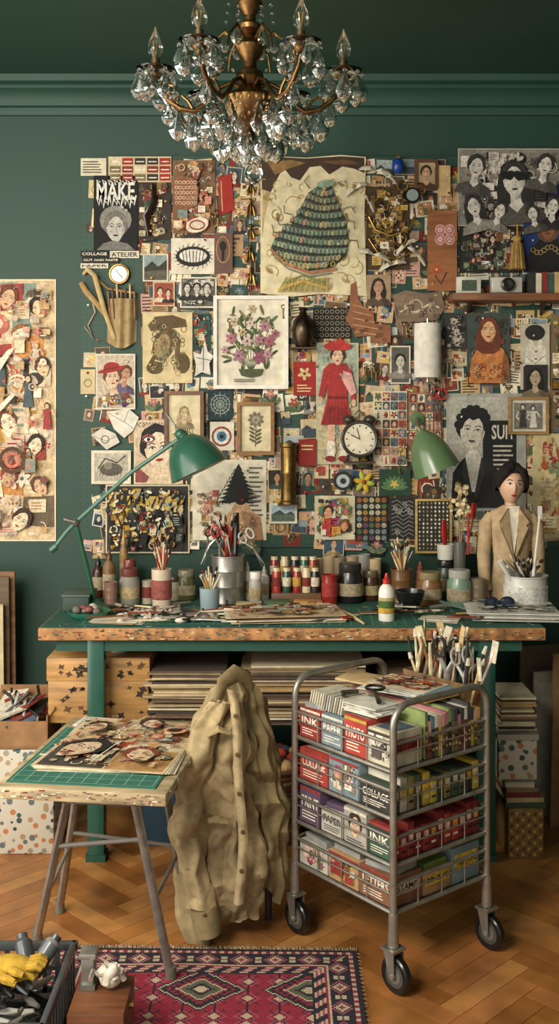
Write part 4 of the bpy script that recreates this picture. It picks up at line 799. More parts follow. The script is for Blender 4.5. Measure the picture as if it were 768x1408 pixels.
# ---------- lamps
def shade(m,apex,ax,r,L,col,inner):
    ax=Vector(ax).normalized();pr=[(.0001,-.012),(.018,-.012),(.022,0),(r*.35,L*.05),(r*.62,L*.22),(r*.82,L*.5),(r*.95,L*.85),(r,L),(r*.97,L),(r*.92,L*.85),(r*.78,L*.5),(r*.58,L*.24),(r*.3,L*.1),(.0001,L*.1)]
    m.lathe(pr,apex,[col]*7+[inner]*6,'gloss',36,ax);m.ell(Vector(apex)+ax*L*.55,.028,'#d8d2c0','gloss',12)
m=MB('desk_lamp');Y=4.0;G='#2d5a47'
m.lathe([(.0001,0),(.075,0),(.075,.012),(.03,.02),(.012,.035),(.0001,.035)],(DX(130,4.1),4.1,DZ+.0025),G,'gloss',28)
j=P(104,718,Y)
m.tube([(DX(130,4.1),4.1,DZ+.03),P(122,790,4.05),j],.009,G,'gloss',10);m.tube([P(74,754,Y),P(90,733,Y),j,P(180,650,Y),P(244,605,Y)],.008,'#4f7466','gloss',10)
m.ell(j,.017,'#8f8c84','metal');m.cyl(P(104,718,Y-.02),P(88,714,Y-.02),.006,.01,'#8f8c84','metal');m.tube([P(70,757,Y),P(78,750,Y)],.014,G,'gloss')
m.tube([P(244,606,Y),P(240,585,Y),P(232,572,Y),P(228,568,Y),P(236,580,Y)],.003,'#8f8c84','metal');m.ell(P(248,597,Y),.022,G,'gloss')
shade(m,P(252,600,Y),(.40,-.06,-.85),.114,.145,G,'#b9c0a4');m.build()
m=MB('wall_lamp');Y=4.2;G='#5c7450'
shade(m,P(579,595,Y),(.34,-.06,-.85),.096,.165,G,'#c9c8a8');m.tube([P(579,596,Y),P(575,588,Y),P(574,580,Y+.05),P(572,576,W-.03)],.008,'#8a8a6a','metal',10);m.lathe([(.0001,0),(.03,0),(.03,.012),(.0001,.016)],wo(572,576,.02),'#54704a','gloss',20,(0,-1,0));m.build()
# ---------- mannequin
m=MB('mannequin_bust');Y=4.22;C0=Vector((DX(702,Y),Y,0));SK='#d2aa8c';BZ='#b89e7a'
rings=[(DZ+.003,.082,.05),(.90,.083,.052),(.97,.074,.047),(1.03,.070,.045),(1.09,.078,.05),(1.15,.088,.05),(1.19,.094,.045),(1.212,.080,.038),(1.226,.05,.03),(1.236,.03,.025)]
def body(u,v):
    k=v*(len(rings)-1);i=min(int(k),len(rings)-2);f=k-i;z=rings[i][0]*(1-f)+rings[i+1][0]*f;a_=rings[i][1]*(1-f)+rings[i+1][1]*f;b_=rings[i][2]*(1-f)+rings[i+1][2]*f
    t=u*2*math.pi;bust=.014*math.exp(-((z-1.12)/.035)**2)*max(0,-math.sin(t))*(abs(math.cos(t))*1.2);return C0+Vector((a_*math.cos(t),b_*math.sin(t)-bust,z))
m.grid(body,36,36,BZ,'cloth',True)
def vneck(sg,col):
    m.prism([C0+Vector((sg*.022,-.053,1.228)),C0+Vector((sg*.058,-.062,1.175)),C0+Vector((sg*.046,-.064,1.158)),C0+Vector((sg*.054,-.064,1.15)),C0+Vector((sg*.004,-.062,1.03))],(0,.006,0),col,'cloth')
    m.tube([C0+Vector((sg*.022,-.054,1.228)),C0+Vector((sg*.058,-.063,1.175)),C0+Vector((sg*.054,-.065,1.15)),C0+Vector((sg*.004,-.063,1.03))],.0016,'#7a6444')
m.prism([C0+Vector((-.024,-.046,1.234)),C0+Vector((.024,-.046,1.234)),C0+Vector((.012,-.060,1.13)),C0+Vector((0,-.060,1.05)),C0+Vector((-.012,-.060,1.13))],(0,.012,0),'#e0d6c2','cloth')
vneck(-1,'#ae946e');vneck(1,'#ae946e')
for z in(1.0,.94): m.ell(C0+Vector((.004,-.058,z)),(.005,.003,.005),'#5a4228')
m.tube([C0+Vector((.002,-.059,1.03)),C0+Vector((.004,-.058,.86))],.002,'#7a6444')
for sg in(-1,1):
    m.tube([C0+Vector((sg*.076,0,1.20)),C0+Vector((sg*.098,0,1.16)),C0+Vector((sg*.110,.0,1.04)),C0+Vector((sg*.108,-.012,.93)),C0+Vector((sg*.1,-.02,.895))],[.020,.030,.026,.023,.022],BZ,'cloth',14)
    h0=C0+Vector((sg*.1,-.022,.895));m.tube([h0,h0+Vector((0,-.002,-.02)),h0+Vector((0,-.004,-.032))],[.010,.013,.010],SK,'skin',10,flat=.55)
    for f in range(4): b0=h0+Vector((0,-.012+f*.007,-.028));m.tube([b0,b0+Vector((-sg*.002,0,-.01)),b0+Vector((-sg*.005,0,-.02+abs(f-1.5)*.002))],[.0034,.003,.002],SK,'skin',6)
    b0=h0+Vector((0,-.012,-.012));m.tube([b0,b0+Vector((-sg*.004,-.007,-.01)),b0+Vector((-sg*.005,-.007,-.018))],[.004,.0034,.0025],SK,'skin',6)
m.tube([C0+Vector((0,0,1.21)),C0+Vector((0,-.003,1.245)),C0+Vector((0,-.004,1.28))],[.03,.022,.024],SK,'skin',16)
hc=C0+Vector((0,-.008,1.314));HS=1.14
m.M=Matrix.Translation(hc)@Matrix.Scale(HS,4)@Matrix.Rotation(.06,4,'Y')
def head(u,v):
    t=u*2*math.pi;p=v*math.pi;x=math.sin(p)*math.cos(t);y=math.sin(p)*math.sin(t);z=math.cos(p)
    wd=.044*(1-.28*max(0,-z)**1.3);d=.054*(1-.15*max(0,-z));q=Vector((x*wd,y*d,z*.066))
    if y<0: q.y-= .012*math.exp(-((x*wd/.007)**2))*math.exp(-(((q.z+.008)/.014)**2)); q.y+=.004*math.exp(-(((abs(x*wd)-.017)/.008)**2))*math.exp(-(((q.z-.008)/.007)**2)); q.y-=.003*math.exp(-((x*wd/.012)**2))*math.exp(-(((q.z+.032)/.006)**2))
    return q
m.grid(head,40,30,SK,'skin',True)
for sg in(-1,1):
    m.ell(Vector((sg*.0165,-.0475,.008)),(.0075,.004,.0033),'#e6ddd0','gloss',10);m.ell(Vector((sg*.0165,-.051,.008)),(.0032,.002,.0032),'#2a1a12','gloss',8)
    m.tube([Vector((sg*.008,-.0525,.019)),Vector((sg*.018,-.051,.023)),Vector((sg*.027,-.045,.019))],[.0011,.0015,.0008],'#2a1a12')
    m.tube([Vector((sg*.009,-.0518,.0105)),Vector((sg*.0165,-.0523,.0122)),Vector((sg*.025,-.048,.009))],.0009,'#1c120c')
    m.ell(Vector((sg*.044,0,.0)),(.005,.009,.014),SK,'skin',8)
m.ell(Vector((0,-.0515,-.030)),(.0105,.004,.0024),'#9c3a34','gloss',10);m.ell(Vector((0,-.051,-.0338)),(.008,.004,.0026),'#a8443c','gloss',10)
HR='#1a110d'
def hair(u,v):
    t=u*2*math.pi;y=math.sin(t);f=min(1,max(0,-y)*1.5)**.6 if y<0 else 0
    p=v*(1.95-.95*f);w=.0025*math.sin(t*11+p*5)+.002*math.sin(t*5-p*3);vol=.009*math.sin(min(p,1.57))
    return Vector((math.sin(p)*math.cos(t)*(.050+w+vol),.004+math.sin(p)*y*(.060+w),.004+math.cos(p)*(.078+w)))
m.grid(hair,60,24,HR,'cloth',True)
for sg in(-1,1):
    for q in range(4): m.tube([Vector((sg*.006,-.034+.004*q,.066)),Vector((sg*(.026+.004*q),-.047+.008*q,.052)),Vector((sg*(.043+.003*q),-.032+.012*q,.024)),Vector((sg*.049,-.010+.012*q,-.006))],[.008,.012,.011,.007],HR,'cloth',8)
m.ell(Vector((0,.045,-.005)),(.036,.03,.036),HR,'cloth',14);m.M=Matrix();m.build()
# ================= UNDER DESK
SZ=.467
m=MB('floral_wooden_box');Y=3.86;X0,X1=DX(66,Y),DX(204,Y)
m.box(((X0+X1)/2,4.0,.545),(X1-X0,.28,.155),'#b0854c','wood',bev=.003);m.box(((X0+X1)/2,4.0,.665),(X1-X0+.01,.29,.085),'#b88c52','wood',bev=.003)
for k in range(40):
    x=rr.uniform(X0+.02,X1-.02);z=rr.choice([rr.uniform(.49,.6),rr.uniform(.64,.69)]);t=rr.uniform(0,3);s_=rr.uniform(.010,.02);m.prism([(x+s_*math.cos(t+q)*(1 if int(q/.75)%2 else .45),3.8545 if z>.62 else 3.8595,z+s_*.8*math.sin(t+q)*(1 if int(q/.75)%2 else .5)) for q in (0,.8,1.6,2.4,3.2,4.0,4.8,5.6)],(0,-.0012,0),rr.choice(['#2c2018','#2c2018','#5a3a26']))
m.build()
m=MB('white_bowl');m.lathe([(.0001,0),(.03,0),(.06,.03),(.065,.045),(.06,.045),(.0001,.01)],(DX(165,3.95),3.95,.7085),'#c9c4b6','gloss',24);m.build()
PL=['#a8926c','#8a7454','#c4b08a','#6a5440','#d0c4a4','#54463a','#3a322a','#b09060']
sheets('folder_stack',DX(256,3.9),3.98,SZ+.001,26,.29,.3,5,PL,None,0,.02,.0075)
sheets('paper_stack',DX(418,3.9),3.98,SZ+.001,34,.47,.3,8,PL,None,0,.02,.0062)
sheets('magazine_stack',DX(570,3.95),4.0,SZ+.001,28,.26,.3,9,PL,None,0,.015,.006)
m=MB('wicker_basket');c=(DX(372,4.0),4.0,0)
for k in range(14): m.tube([(c[0]+(.11+.002*k)*math.cos(t*.42),c[1]+(.11+.002*k)*math.sin(t*.42),.015+k*.02) for t in range(15)],.011,['#8a5a44','#7a4c3a','#aa8a60'][k%3],'cloth',6,True)
for k in range(30): m.ell((c[0]+rr.uniform(-.09,.09),c[1]+rr.uniform(-.09,.09),.27+rr.uniform(0,.04)),rr.uniform(.015,.03),rr.choice(['#8c2f23','#b08a5a','#3c4a5a','#c9b890']),'cloth',8)
m.build()
m=MB('blue_storage_box');m.box((DX(245,4.05),4.05,.13),(.26,.3,.26),'#22404f','matte',bev=.006);m.box((DX(245,4.05),4.05,.275),(.27,.31,.03),'#20384a','matte',bev=.004);m.build()
m=MB('cardboard_box');m.box((DX(520,4.0),4.02,.14),(.4,.28,.28),'#4a3828','paper',bev=.003);m.box((DX(520,4.0),4.02,.33),(.34,.24,.09),'#6a5238','paper');m.build()
m=MB('terrazzo_bin');X0,X1=-1.08,DX(74,3.83);m.box(((X0+X1)/2,3.95,.19),(X1-X0,.24,.38),'#cfc8b6','terrazzo',bev=.006);m.build()
m=MB('cardboard_tray');X0,X1=-1.08,DX(66,3.85);zc=.382
m.box(((X0+X1)/2,3.95,zc+.005),(X1-X0,.24,.008),'#8a6440','paper')
for Yy in(3.835,4.065): m.box(((X0+X1)/2,Yy,zc+.05),(X1-X0,.006,.1),'#96704a','paper')
for Xx in(X0,X1): m.box((Xx,3.95,zc+.06),(.006,.24,.12),'#8a6440','paper')
m.box((X1+.01,3.95,zc+.125),(.006,.2,.05),'#a07a50','paper',(0,.6,0));m.box(((X0+X1)/2,4.08,zc+.13),(X1-X0,.006,.08),'#8a6440','paper',(-.4,0,0))
rq=random.Random(4)
for k in range(12): m.box((rq.uniform(X0+.06,X1-.05),rq.uniform(3.87,4.03),zc+.08+k*.006),(rq.uniform(.05,.12),.09,.008),rq.choice(['#c9c0aa','#5a6a7a','#8a392c','#e0d6bc','#26241f','#b0a898']),'print',(.3,rq.uniform(-.4,.4),rq.uniform(-.8,.8)))
for k in range(10): m.tube([(rq.uniform(X0+.05,X1-.04),rq.uniform(3.87,4.0),zc+.1),(rq.uniform(X0+.05,X1-.03),rq.uniform(3.87,4.0),zc+.19)],.006,rq.choice(['#26241f','#8a392c','#c9c0aa','#b8b4aa']),'gloss')
m.build()
m=MB('leaning_boards')
for k,(px,yt,c) in enumerate(((22,785,'#8a6240'),(14,792,'#64503a'),(6,830,'#c4b48c'))):
    Y=4.36-k*.035;X1=DX(px,Y);m.box((X1-.2,Y,(ZT(yt,Y))/2+.001),(.4,.014,ZT(yt,Y)),c,'wood' if k<2 else 'paper',(0.04,0,0))
m.build()
m=MB('patterned_gold_box');X0,X1=DX(696,3.78)+.01,DX(744,3.78)+.01;m.box(((X0+X1)/2,3.92,.09),(X1-X0,.26,.18),'#8a6c38','print',bev=.004)
for i in range(6):
    for j in range(8): m.ell((X0+.01+i*.021,3.789,.015+j*.021),(.005,.002,.008),'#5a3c1c' if (i+j)%2 else '#b8924c','matte',6,(0,.6 if j%2 else -.6,0))
m.build()
m=MB('book_stack')
z=.181
for k,c in enumerate(['#3a4a3c','#a99870','#6a2a22','#7a6a48','#b8b09a']): m.box(((X0+X1)/2-.005*k,3.92,z+.009),(X1-X0+.02-.01*k,.24,.017),c,'paper',(0,0,.04*(k%2)));z+=.018
m.build()
m=MB('terrazzo_box');m.box((DX(708,3.86),3.93,z+.075),(.14,.22,.145),'#cfc8b6','terrazzo',bev=.004);m.box((DX(708,3.86),3.93,z+.158),(.15,.23,.02),'#a8a294','matte');m.build();z+=.17
sheets('file_stack',DX(707,3.9),3.95,z,14,.14,.22,14,PL,None,0,.006,.009)
m=MB('leaning_cardboard')
for k,(px,w,yt,c) in enumerate(((765,.34,884,'#5a4a3c'),(762,.26,920,'#989689'),(775,.24,895,'#8a6a44'),(782,.2,960,'#3c4c44'))):
    Y=4.3-k*.1;h=ZT(yt,Y);m.box((DX(px,Y)+.03*k,Y,h/2),(w,.012,h),c,'paper',(.05,0,.25))
m.build()
# ================= FOLDING TABLE
ct=Vector((-.49,3.13,0));ang=-.13
M=Matrix.Translation(ct)@Matrix.Rotation(ang,4,'Z')
tz=.6
m=MB('folding_work_stool',M)
m.box((0,0,tz-.018),(.475,.66,.036),'#b09c78','wood',bev=.008)
for k in range(130): sd=rr.random()<.6;m.box((rr.uniform(-.22,.22) if sd else .2375,-.330 if sd else rr.uniform(-.3,.3),tz-.006-rr.random()*.024),(rr.uniform(.003,.018) if sd else .002,.002 if sd else rr.uniform(.006,.018),rr.uniform(.0015,.004)),rr.choice(['#7a6448','#7a2a30','#d9cfb4','#5a4632','#8a7a5c','#e0d6bc','#8a3a44']))
m.build()
st=bpy.data.objects['folding_work_stool']
m=MB('legs_frame');CH='#a8a59e'
legs=[(P(92,1102,3.05),Vector((-.735,3.20,.012))),(P(186,1106,2.95),Vector((-.306,2.975,.012))),(Vector((-.60,3.22,.566)),Vector((-.705,3.385,.012))),(Vector((-.36,3.18,.566)),Vector((-.27,3.22,.012)))]
for a_,b_ in legs: m.tube([a_,a_.lerp(b_,.5),b_],.014,CH,'metal',10,flat=.7);m.cyl(b_+Vector((0,0,-.011)),b_+Vector((0,0,.03)),.017,.015,'#6a6458','gloss')
def lp(i,t): return legs[i][0].lerp(legs[i][1],t)
CG='#6e6a62'
for p_,q_,r_ in((lp(0,.32),lp(1,.2),.0065),(lp(2,.5),lp(3,.5),.0065),(lp(0,.7),lp(2,.6),.006),(lp(1,.55),lp(3,.55),.006),(lp(0,0),lp(2,0),.01),(lp(1,0),lp(3,0),.01),(lp(0,0)+Vector((0,0,.004)),lp(1,0)+Vector((0,0,.004)),.01)): m.tube([p_,q_],r_,CG,'matte')
lo=m.build();lo.parent=st;lo.matrix_parent_inverse=Matrix.Translation(-st.location)
def tm(x,y,off): return M@Vector((x,-y,tz+.0005+off))
a=Art('cutting_mat',0,tm,base=0);a.mt='matte';a.paper(-.215,-.2,.2,.3,'#2c6a58',.003,'matte')
for i in range(11): a.line([(-.205+i*.0395,-.19),(-.205+i*.0395,.29)],.0013,'#b0c8b8')
for i in range(13): a.line([(-.205,-.19+i*.04),(.19,-.19+i*.04)],.0013,'#b0c8b8')
a.build()
m=MB('collage_artwork')
for k in range(5):
    a=Art('x',0,tm,base=.0034+.0016*k);a.rt=(.02,-.03,-.06+.03*k);a.paper(-.175,-.27,.215,.2,['#d8d0ba','#a8926c','#d0c4a4','#e0d6bc','#cdb48c'][k],.0014);
    if k<4: m.merge(a)
a.rt=(.02,-.03,.05);a.rect(-.165,-.02,.03,.19,'#4a443c');a.rect(.035,.02,.205,.19,'#b58a54');a.rect(-.165,-.26,.205,-.03,'#d4b68c');a.rect(.035,-.04,.205,.015,'#e0cda8')
a.collage(-.165,-.262,.21,.19,WARM+['#1b1a18'],130,61,.015,.045,False)
a.face(-.07,.07,.17,skin='#e0c09c',hair='#1c1613',sh=False,tilt=.5);a.face(.115,.10,.13,skin='#e0c09c',hair='#7a3a26',sh=False,tilt=-.3);a.face(-.1,-.13,.11,skin='#dcb890',sh=False,tilt=.2);a.face(.06,-.19,.10,skin='#e0c09c',hair='#3a2a20',sh=False,tilt=-.4)
a.el(.15,-.13,.04,.035,'#c0783a');a.el(.15,-.13,.022,.018,'#2a2521');a.ring(.15,-.13,.03,.004,'#efe4cb')
a.line([(.0,.19),(.02,.0),(-.02,-.1),(.02,-.26)],.004,'#efe4cb')
a.collage(-.165,-.262,.21,.19,WARM+['#1b1a18'],80,62,.008,.022,False);m.merge(a);m.build()
a=Art('open_magazine',0,tm,base=.0002);a.rt=(-.13,-.26,.1);a.paper(-.2,-.315,-.02,-.22,'#dfdacc',.0025);a.lines(-.19,-.31,-.03,-.225,7,'#55514a');a.build()
# ================= CHAIR + JACKET
m=MB('bentwood_chair');DK='#3a2e26';xc=-.125
m.tube([(xc-.09,3.34,0),(xc-.09,3.36,.45),(xc-.075,3.345,.60),(xc-.045,3.33,.72),(xc-.02,3.325,.77),(xc-.01,3.325,.775),(xc+.0,3.325,.77),(xc+.03,3.33,.72),(xc+.07,3.345,.60),(xc+.09,3.36,.45),(xc+.09,3.34,0)],.012,DK,'wood')
for X in(xc-.09,xc+.09): m.tube([(X,3.64,.44),(X,3.68,0)],.012,DK,'wood')
m.lathe([(.0001,0),(.13,0),(.135,.012),(.13,.025),(.0001,.02)],(xc,3.5,.435),DK,'wood',28,sx=.95,sy=1.2);m.tube([(xc-.06,3.345,.6),(xc+.06,3.345,.6)],.009,DK,'wood')
m.tube([(xc+.085*math.cos(t*.42),3.5+.14*math.sin(t*.42),.22) for t in range(15)],.008,DK,'wood',8,True)
m.build()
m=MB('khaki_jacket');KH='#a08d67';KH_SHADE='#84744f'
def interp(tb,v):
    for i in range(len(tb)-1):
        if v<=tb[i+1][0]:
            f=(v-tb[i][0])/(tb[i+1][0]-tb[i][0]);f=f*f*(3-2*f);return [tb[i][k]*(1-f)+tb[i+1][k]*f for k in range(1,len(tb[0]))]
    return list(tb[-1][1:])
def nz(p,s_,am): return mathutils.noise.noise(Vector(p)*s_)*am
TB=[(0,320,934,10,.03),(.06,316,948,21,.055),(.15,306,985,32,.07),(.3,300,1040,42,.08),(.5,300,1110,46,.08),(.7,300,1170,50,.08),(.85,304,1225,50,.075),(1,308,1266,40,.06)]
Yj=3.22
def crease(x): return abs(math.sin(x))**.6*2-1
def jb(u,v):
    px,py,hw,d=interp(TB,v);t=u*2*math.pi;r=hw*Yj/F
    f=.021*crease(2.5*t+2.2*v+.4)+.012*math.sin(9*t-4*v+1)+.005*crease(8*t+7*v)
    f*=min(1,v*4)*.9
    p=P(px,py,Yj);x=math.cos(t)*(r+f);y=math.sin(t)*(d+f);q=p+Vector((x,y,0))
    q+=Vector((nz(q,8,.03),nz(q+Vector((5,0,0)),8,.045),0))*min(1,v*3)
    q.x+=.004*math.sin(q.z*70+t*3);q.y+=.006*crease(q.z*26+t*4+nz(q,6,3))+nz(q,26,.016)
    if v>.8: q.z+= (v-.8)/.2*(.06*math.cos(t-.2)+.025*math.sin(3*t)+.015*math.sin(7*t))
    return q
m.grid(jb,130,90,KH,'cloth',True)
TS=[(0,335,938,8,.03),(.1,343,965,16,.05),(.35,357,1050,24,.06),(.6,364,1110,26,.055),(.85,366,1175,22,.05),(1,367,1225,17,.04)]
def jr(u,v):
    px,py,hw,d=interp(TS,v);t=u*2*math.pi;Yq=3.265;r=hw*Yq/F;f=(.010*crease(2.5*t+2*v)+.006*math.sin(9*t-6*v))
    q=P(px,py,Yq)+Vector((math.cos(t)*(r+f),math.sin(t)*(d+f),0));q+=Vector((nz(q,14,.02),nz(q,18,.03),0));q.y+=.006*crease(q.z*30)
    if v>.85: q.z+=(v-.85)/.15*.03*math.sin(3*t)
    return q
m.grid(jr,60,60,KH_SHADE,'cloth',True)  # right back panel: its shade is put into a darker khaki
SL=[(302,965,.028),(282,1005,.037),(266,1060,.041),(257,1110,.04),(259,1160,.038),(267,1205,.038),(278,1244,.040)]
def js(u,v):
    k=v*(len(SL)-1);i=min(int(k),len(SL)-2);f=k-i;a_=SL[i];b_=SL[i+1];px=a_[0]+(b_[0]-a_[0])*f;py=a_[1]+(b_[1]-a_[1])*f;r=a_[2]+(b_[2]-a_[2])*f;t=u*2*math.pi
    w=.006*crease(v*20+1.4*math.cos(t)+math.sin(t*2))+.004*math.sin(5*t+v*9);q=P(px,py,3.13)+Vector((math.cos(t)*(r+w),math.sin(t)*(r*.8+w),0));q+=Vector((nz(q,12,.02),nz(q,16,.026),nz(q,14,.012)));return q
m.grid(js,50,90,'#a8956e','cloth',True)
m.tube([P(279,1246,3.13),P(283,1262,3.13),P(287,1284,3.13)],[.040,.042,.037],'#94825c','cloth',20);m.ell(P(281,1258,3.087),(.006,.003,.006),'#5a4630','gloss',8)
m.tube([P(298,962,3.15),P(306,938,3.16),P(321,926,3.19),P(338,932,3.23),P(346,955,3.25)],[.012,.024,.028,.024,.012],'#927f58','cloth',12,flat=.5)
def pk(u,v):
    py=948+v*296;px=318+14*math.sin(v*2.2)+(u-.5)*13+2*math.sin(v*11);q=P(px,py,3.105+.012*math.cos(v*3)+.004*math.sin(v*40));q.y+=.01*(2*u-1)**2;q.y+=nz(q,18,.008)-.004;return q
m.grid(pk,6,60,'#b09d76','cloth')
for v_ in(.12,.3,.48,.66,.84): c_=pk(.5,v_);m.lathe([(.0001,0),(.0062,0),(.0062,.003),(.0001,.004)],c_+Vector((0,-.001,0)),'#5a4630','gloss',12,(0,-1,0))
m.tube([P(283,1012,3.09),P(300,1002,3.09),P(316,1008,3.10)],[.006,.012,.006],'#9c8a62','cloth',8,flat=.4)
m.tube([P(286,1128,3.095),P(300,1126,3.09),P(314,1130,3.1)],[.008,.012,.008],'#98865e','cloth',8,flat=.5)
m.build()
# ================= CART
U=Vector((.621,-.784,0));V=Vector((.784,.621,0));Cc=Vector((.3345,3.2115,0))
MC=Matrix(((U.x,V.x,0,Cc.x),(U.y,V.y,0,Cc.y),(0,0,1,0),(0,0,0,1)))
m=MB('rolling_cart',MC);a_,b_=.215,.195;CH='#a09b90';TOP=.79
for u in(-a_,a_):
    pts=[(u,-b_,.13),(u,-b_,.45),(u,-b_,.70)]
    for k in range(6): t=k/5*math.pi/2;pts.append((u,-b_+.06*(1-math.cos(t)),TOP-.06+.06*math.sin(t)))
    for k in range(6): t=k/5*math.pi/2;pts.append((u,b_-.06*(1-math.sin(t)),TOP-.06+.06*math.cos(t)))
    pts+=[(u,b_,.45),(u,b_,.13)];m.tube(pts,.0105,CH,'metal',12)
    for v in(-b_,b_):
        m.cyl((u,v,.215),(u,v,.125),.014,.016,CH,'metal');m.box((u,v,.12),(.05,.05,.006),CH,'metal')
        dx=.012
        for k in(-1,1): m.prism([(u-.02,v+k*.017,.118),(u+.02,v+k*.017,.118),(u+dx+.01,v+k*.017,.045),(u+dx-.01,v+k*.017,.045)],(0,.003*k,0),CH,'metal')
        m.lathe([(.0001,-.010),(.022,-.010),(.034,-.009),(.036,-.012),(.047,-.012),(.051,-.008),(.051,.008),(.047,.012),(.036,.012),(.034,.009),(.022,.010),(.0001,.010)],(u+dx,v,.0515),['#6a675f','#4a4842','#1a1918','#1a1918','#1a1918','#1a1918','#1a1918','#1a1918','#1a1918','#4a4842','#6a675f'],'gloss',28,(0,1,0));m.cyl((u+dx,v-.022,.0515),(u+dx,v+.022,.0515),.007,col='#b8b4aa',mt='metal')
TI=[.215,.345,.475,.605]
for z in TI:
    m.box((0,0,z),(a_*2,b_*2,.005),'#6a665c','metal')
    for zz,rr_ in((z,.0065),(z+.05,.0025),(z+.078,.005)):
        for v in(-b_,b_): m.tube([(-a_,v,zz),(a_,v,zz)],rr_,CH,'metal',8)
        for u in(-a_,a_): m.tube([(u,-b_,zz),(u,b_,zz)],rr_,CH,'metal',8)
    for k in range(1,4):
        for v in(-b_,b_): m.tube([(-a_+k*2*a_/4,v,z),(-a_+k*2*a_/4,v,z+.078)],.0022,CH,'metal',5)
        m.tube([(a_,-b_+k*2*b_/4,z),(a_,-b_+k*2*b_/4,z+.078)],.0022,CH,'metal',5)
for k in(0,1): m.box((-.02,b_+.015+k*.08,.70),(.26,.003,.13),'#8a6a48','wood')
for k in(-1,1): m.box((-.02+k*.13,b_+.055,.70),(.003,.08,.13),'#8a6a48','wood')
m.box((-.02,b_+.055,.637),(.26,.08,.004),'#8a6a48','wood');m.tube([(-.05,b_,.76),(-.05,b_+.016,.76)],.005,CH,'metal')
m.build()
m=MB('cart_supply_boxes',MC);rc=random.Random(8)
RED=['#96322a','#a63c30','#7c2622'];OTH=['#4c6a54','#8c8e88','#b4b0a4','#5a465e','#6f8a3c','#b89c3a','#36543f','#a8865a','#33312d','#5a6a78','#c4bba0','#7a5238','#b4ae9c','#a09c90','#78888e']
WD=['STAMPS','PAPER','INK','TEXTURE','PRINT','STUDIO','COLLAGE','PHOTO','BUTTONS','LETTERS']
LT=[c for c in OTH if lin(c)[1]>.25]
for ti,z in enumerate(TI):
    zb=z+.0035
    nu=[3,4,3,4][ti]
    for row in range(3):
        for k in range(nu):
            du=(2*a_-.024)/nu;u0=-a_+.012+k*du;u1=u0+du-.004
            vw=(2*b_-.024)/3;v0=-b_+.012+row*vw;v1=v0+vw-.004
            if ti==3 and row>0: continue
            h=rc.uniform(.06,.114);c=rc.choice(RED) if rc.random()<.28 else rc.choice(OTH)
            if k==nu-1 and ti in(1,2):
                n=4;wv=(v1-v0)/n
                for q in range(n):
                    c2=rc.choice(RED) if ti==1 else rc.choice(['#3c4a3c','#c8ac3a','#4c5a44','#36342f','#8a7a4a','#c9c2ae']);hh=rc.uniform(.07,.1)
                    m.box(((u0+u1)/2,v0+wv*(q+.5),zb+hh/2),(u1-u0,wv*.9,hh),c2,'paper',bev=.001);m.box((u1+.0005,v0+wv*(q+.5),zb+hh*.62),(.001,wv*.55,hh*.3),rc.choice(['#e0d8c2','#d8b44a','#e0d8c2']),'print');m.box((u1+.0005,v0+wv*(q+.5),zb+hh*.25),(.001,wv*.6,hh*.08),rc.choice(['#e0d8c2','#26241f']),'print')
            else:
                m.box(((u0+u1)/2,(v0+v1)/2,zb+h/2),(u1-u0,v1-v0,h),c,'paper',(0,0,rc.uniform(-.02,.02)),.0015)
                m.box(((u0+u1)/2,(v0+v1)/2,zb+h+.0005),((u1-u0)*.8,(v1-v0)*.7,.001),rc.choice(['#c9c0a4','#8a8478','#d8d0b8','#54606a']),'print')
                if h<.09: m.box(((u0+u1)/2,(v0+v1)/2,zb+h+.009),((u1-u0)*.85,(v1-v0)*.8,.016),rc.choice(OTH),'paper',(0,0,rc.uniform(-.15,.15)))
            if row==0:
                y_=v0-.003;w=(u1-u0);h=min(h,.095) if k==nu-1 else h;tcx='#26221e' if c in LT else '#e6ddc8';t=rc.random()
                m.box(((u0+u1)/2,v0-.001,zb+h/2),(w*.98,.003,h*.98),c,'paper')
                a=Art('x',0,lambda x,y,off:MC@Vector((x,y_-off,y)),base=0)
                if t<.4: m.text(rc.choice(WD),(u0+w*.1,y_,zb+h*.45),(w*.8,0,0),(0,0,h*.3),tcx,'paper');a.lines(u0+w*.12,zb+h*.1,u0+w*.88,zb+h*.36,3,tcx)
                elif t<.85: a.collage(u0+w*.06,zb+h*.06,u0+w*.94,zb+h*.94,rc.choice([WARM,BLUE,DARK,BW,PINK,['#c8ac3a','#96322a','#e6ddc8','#36342f','#7a8a3c']]),30,rc.random(),.012,.035,False)
                else: a.face(u0+w*.5,zb+h*.55,h*.7,sh=False,up=-1);a.lines(u0+w*.12,zb+h*.05,u0+w*.88,zb+h*.18,2,tcx)
                a.rect(u0+w*.02,zb+h*.9,u0+w*.98,zb+h*.98,rc.choice(['#b89c3a','#d8d0b8','#36342f','#96322a']))
                m.merge(a)
            if k==nu-1 and ti not in(1,2):
                m.box((u1+.0026,(v0+v1)/2,zb+h*.6),(.003,(v1-v0)*.8,h*.4),rc.choice(['#d8d0b8','#c8ac3a','#9f2b23']),'print')
                m.text(rc.choice(WD),(u1+.0045,v0+.015,zb+h*.5),(0,(v1-v0)*.75,0),(0,0,h*.2),'#26221e','paper')
zb=TI[3]+.0035;n=17;v0=-b_+.14
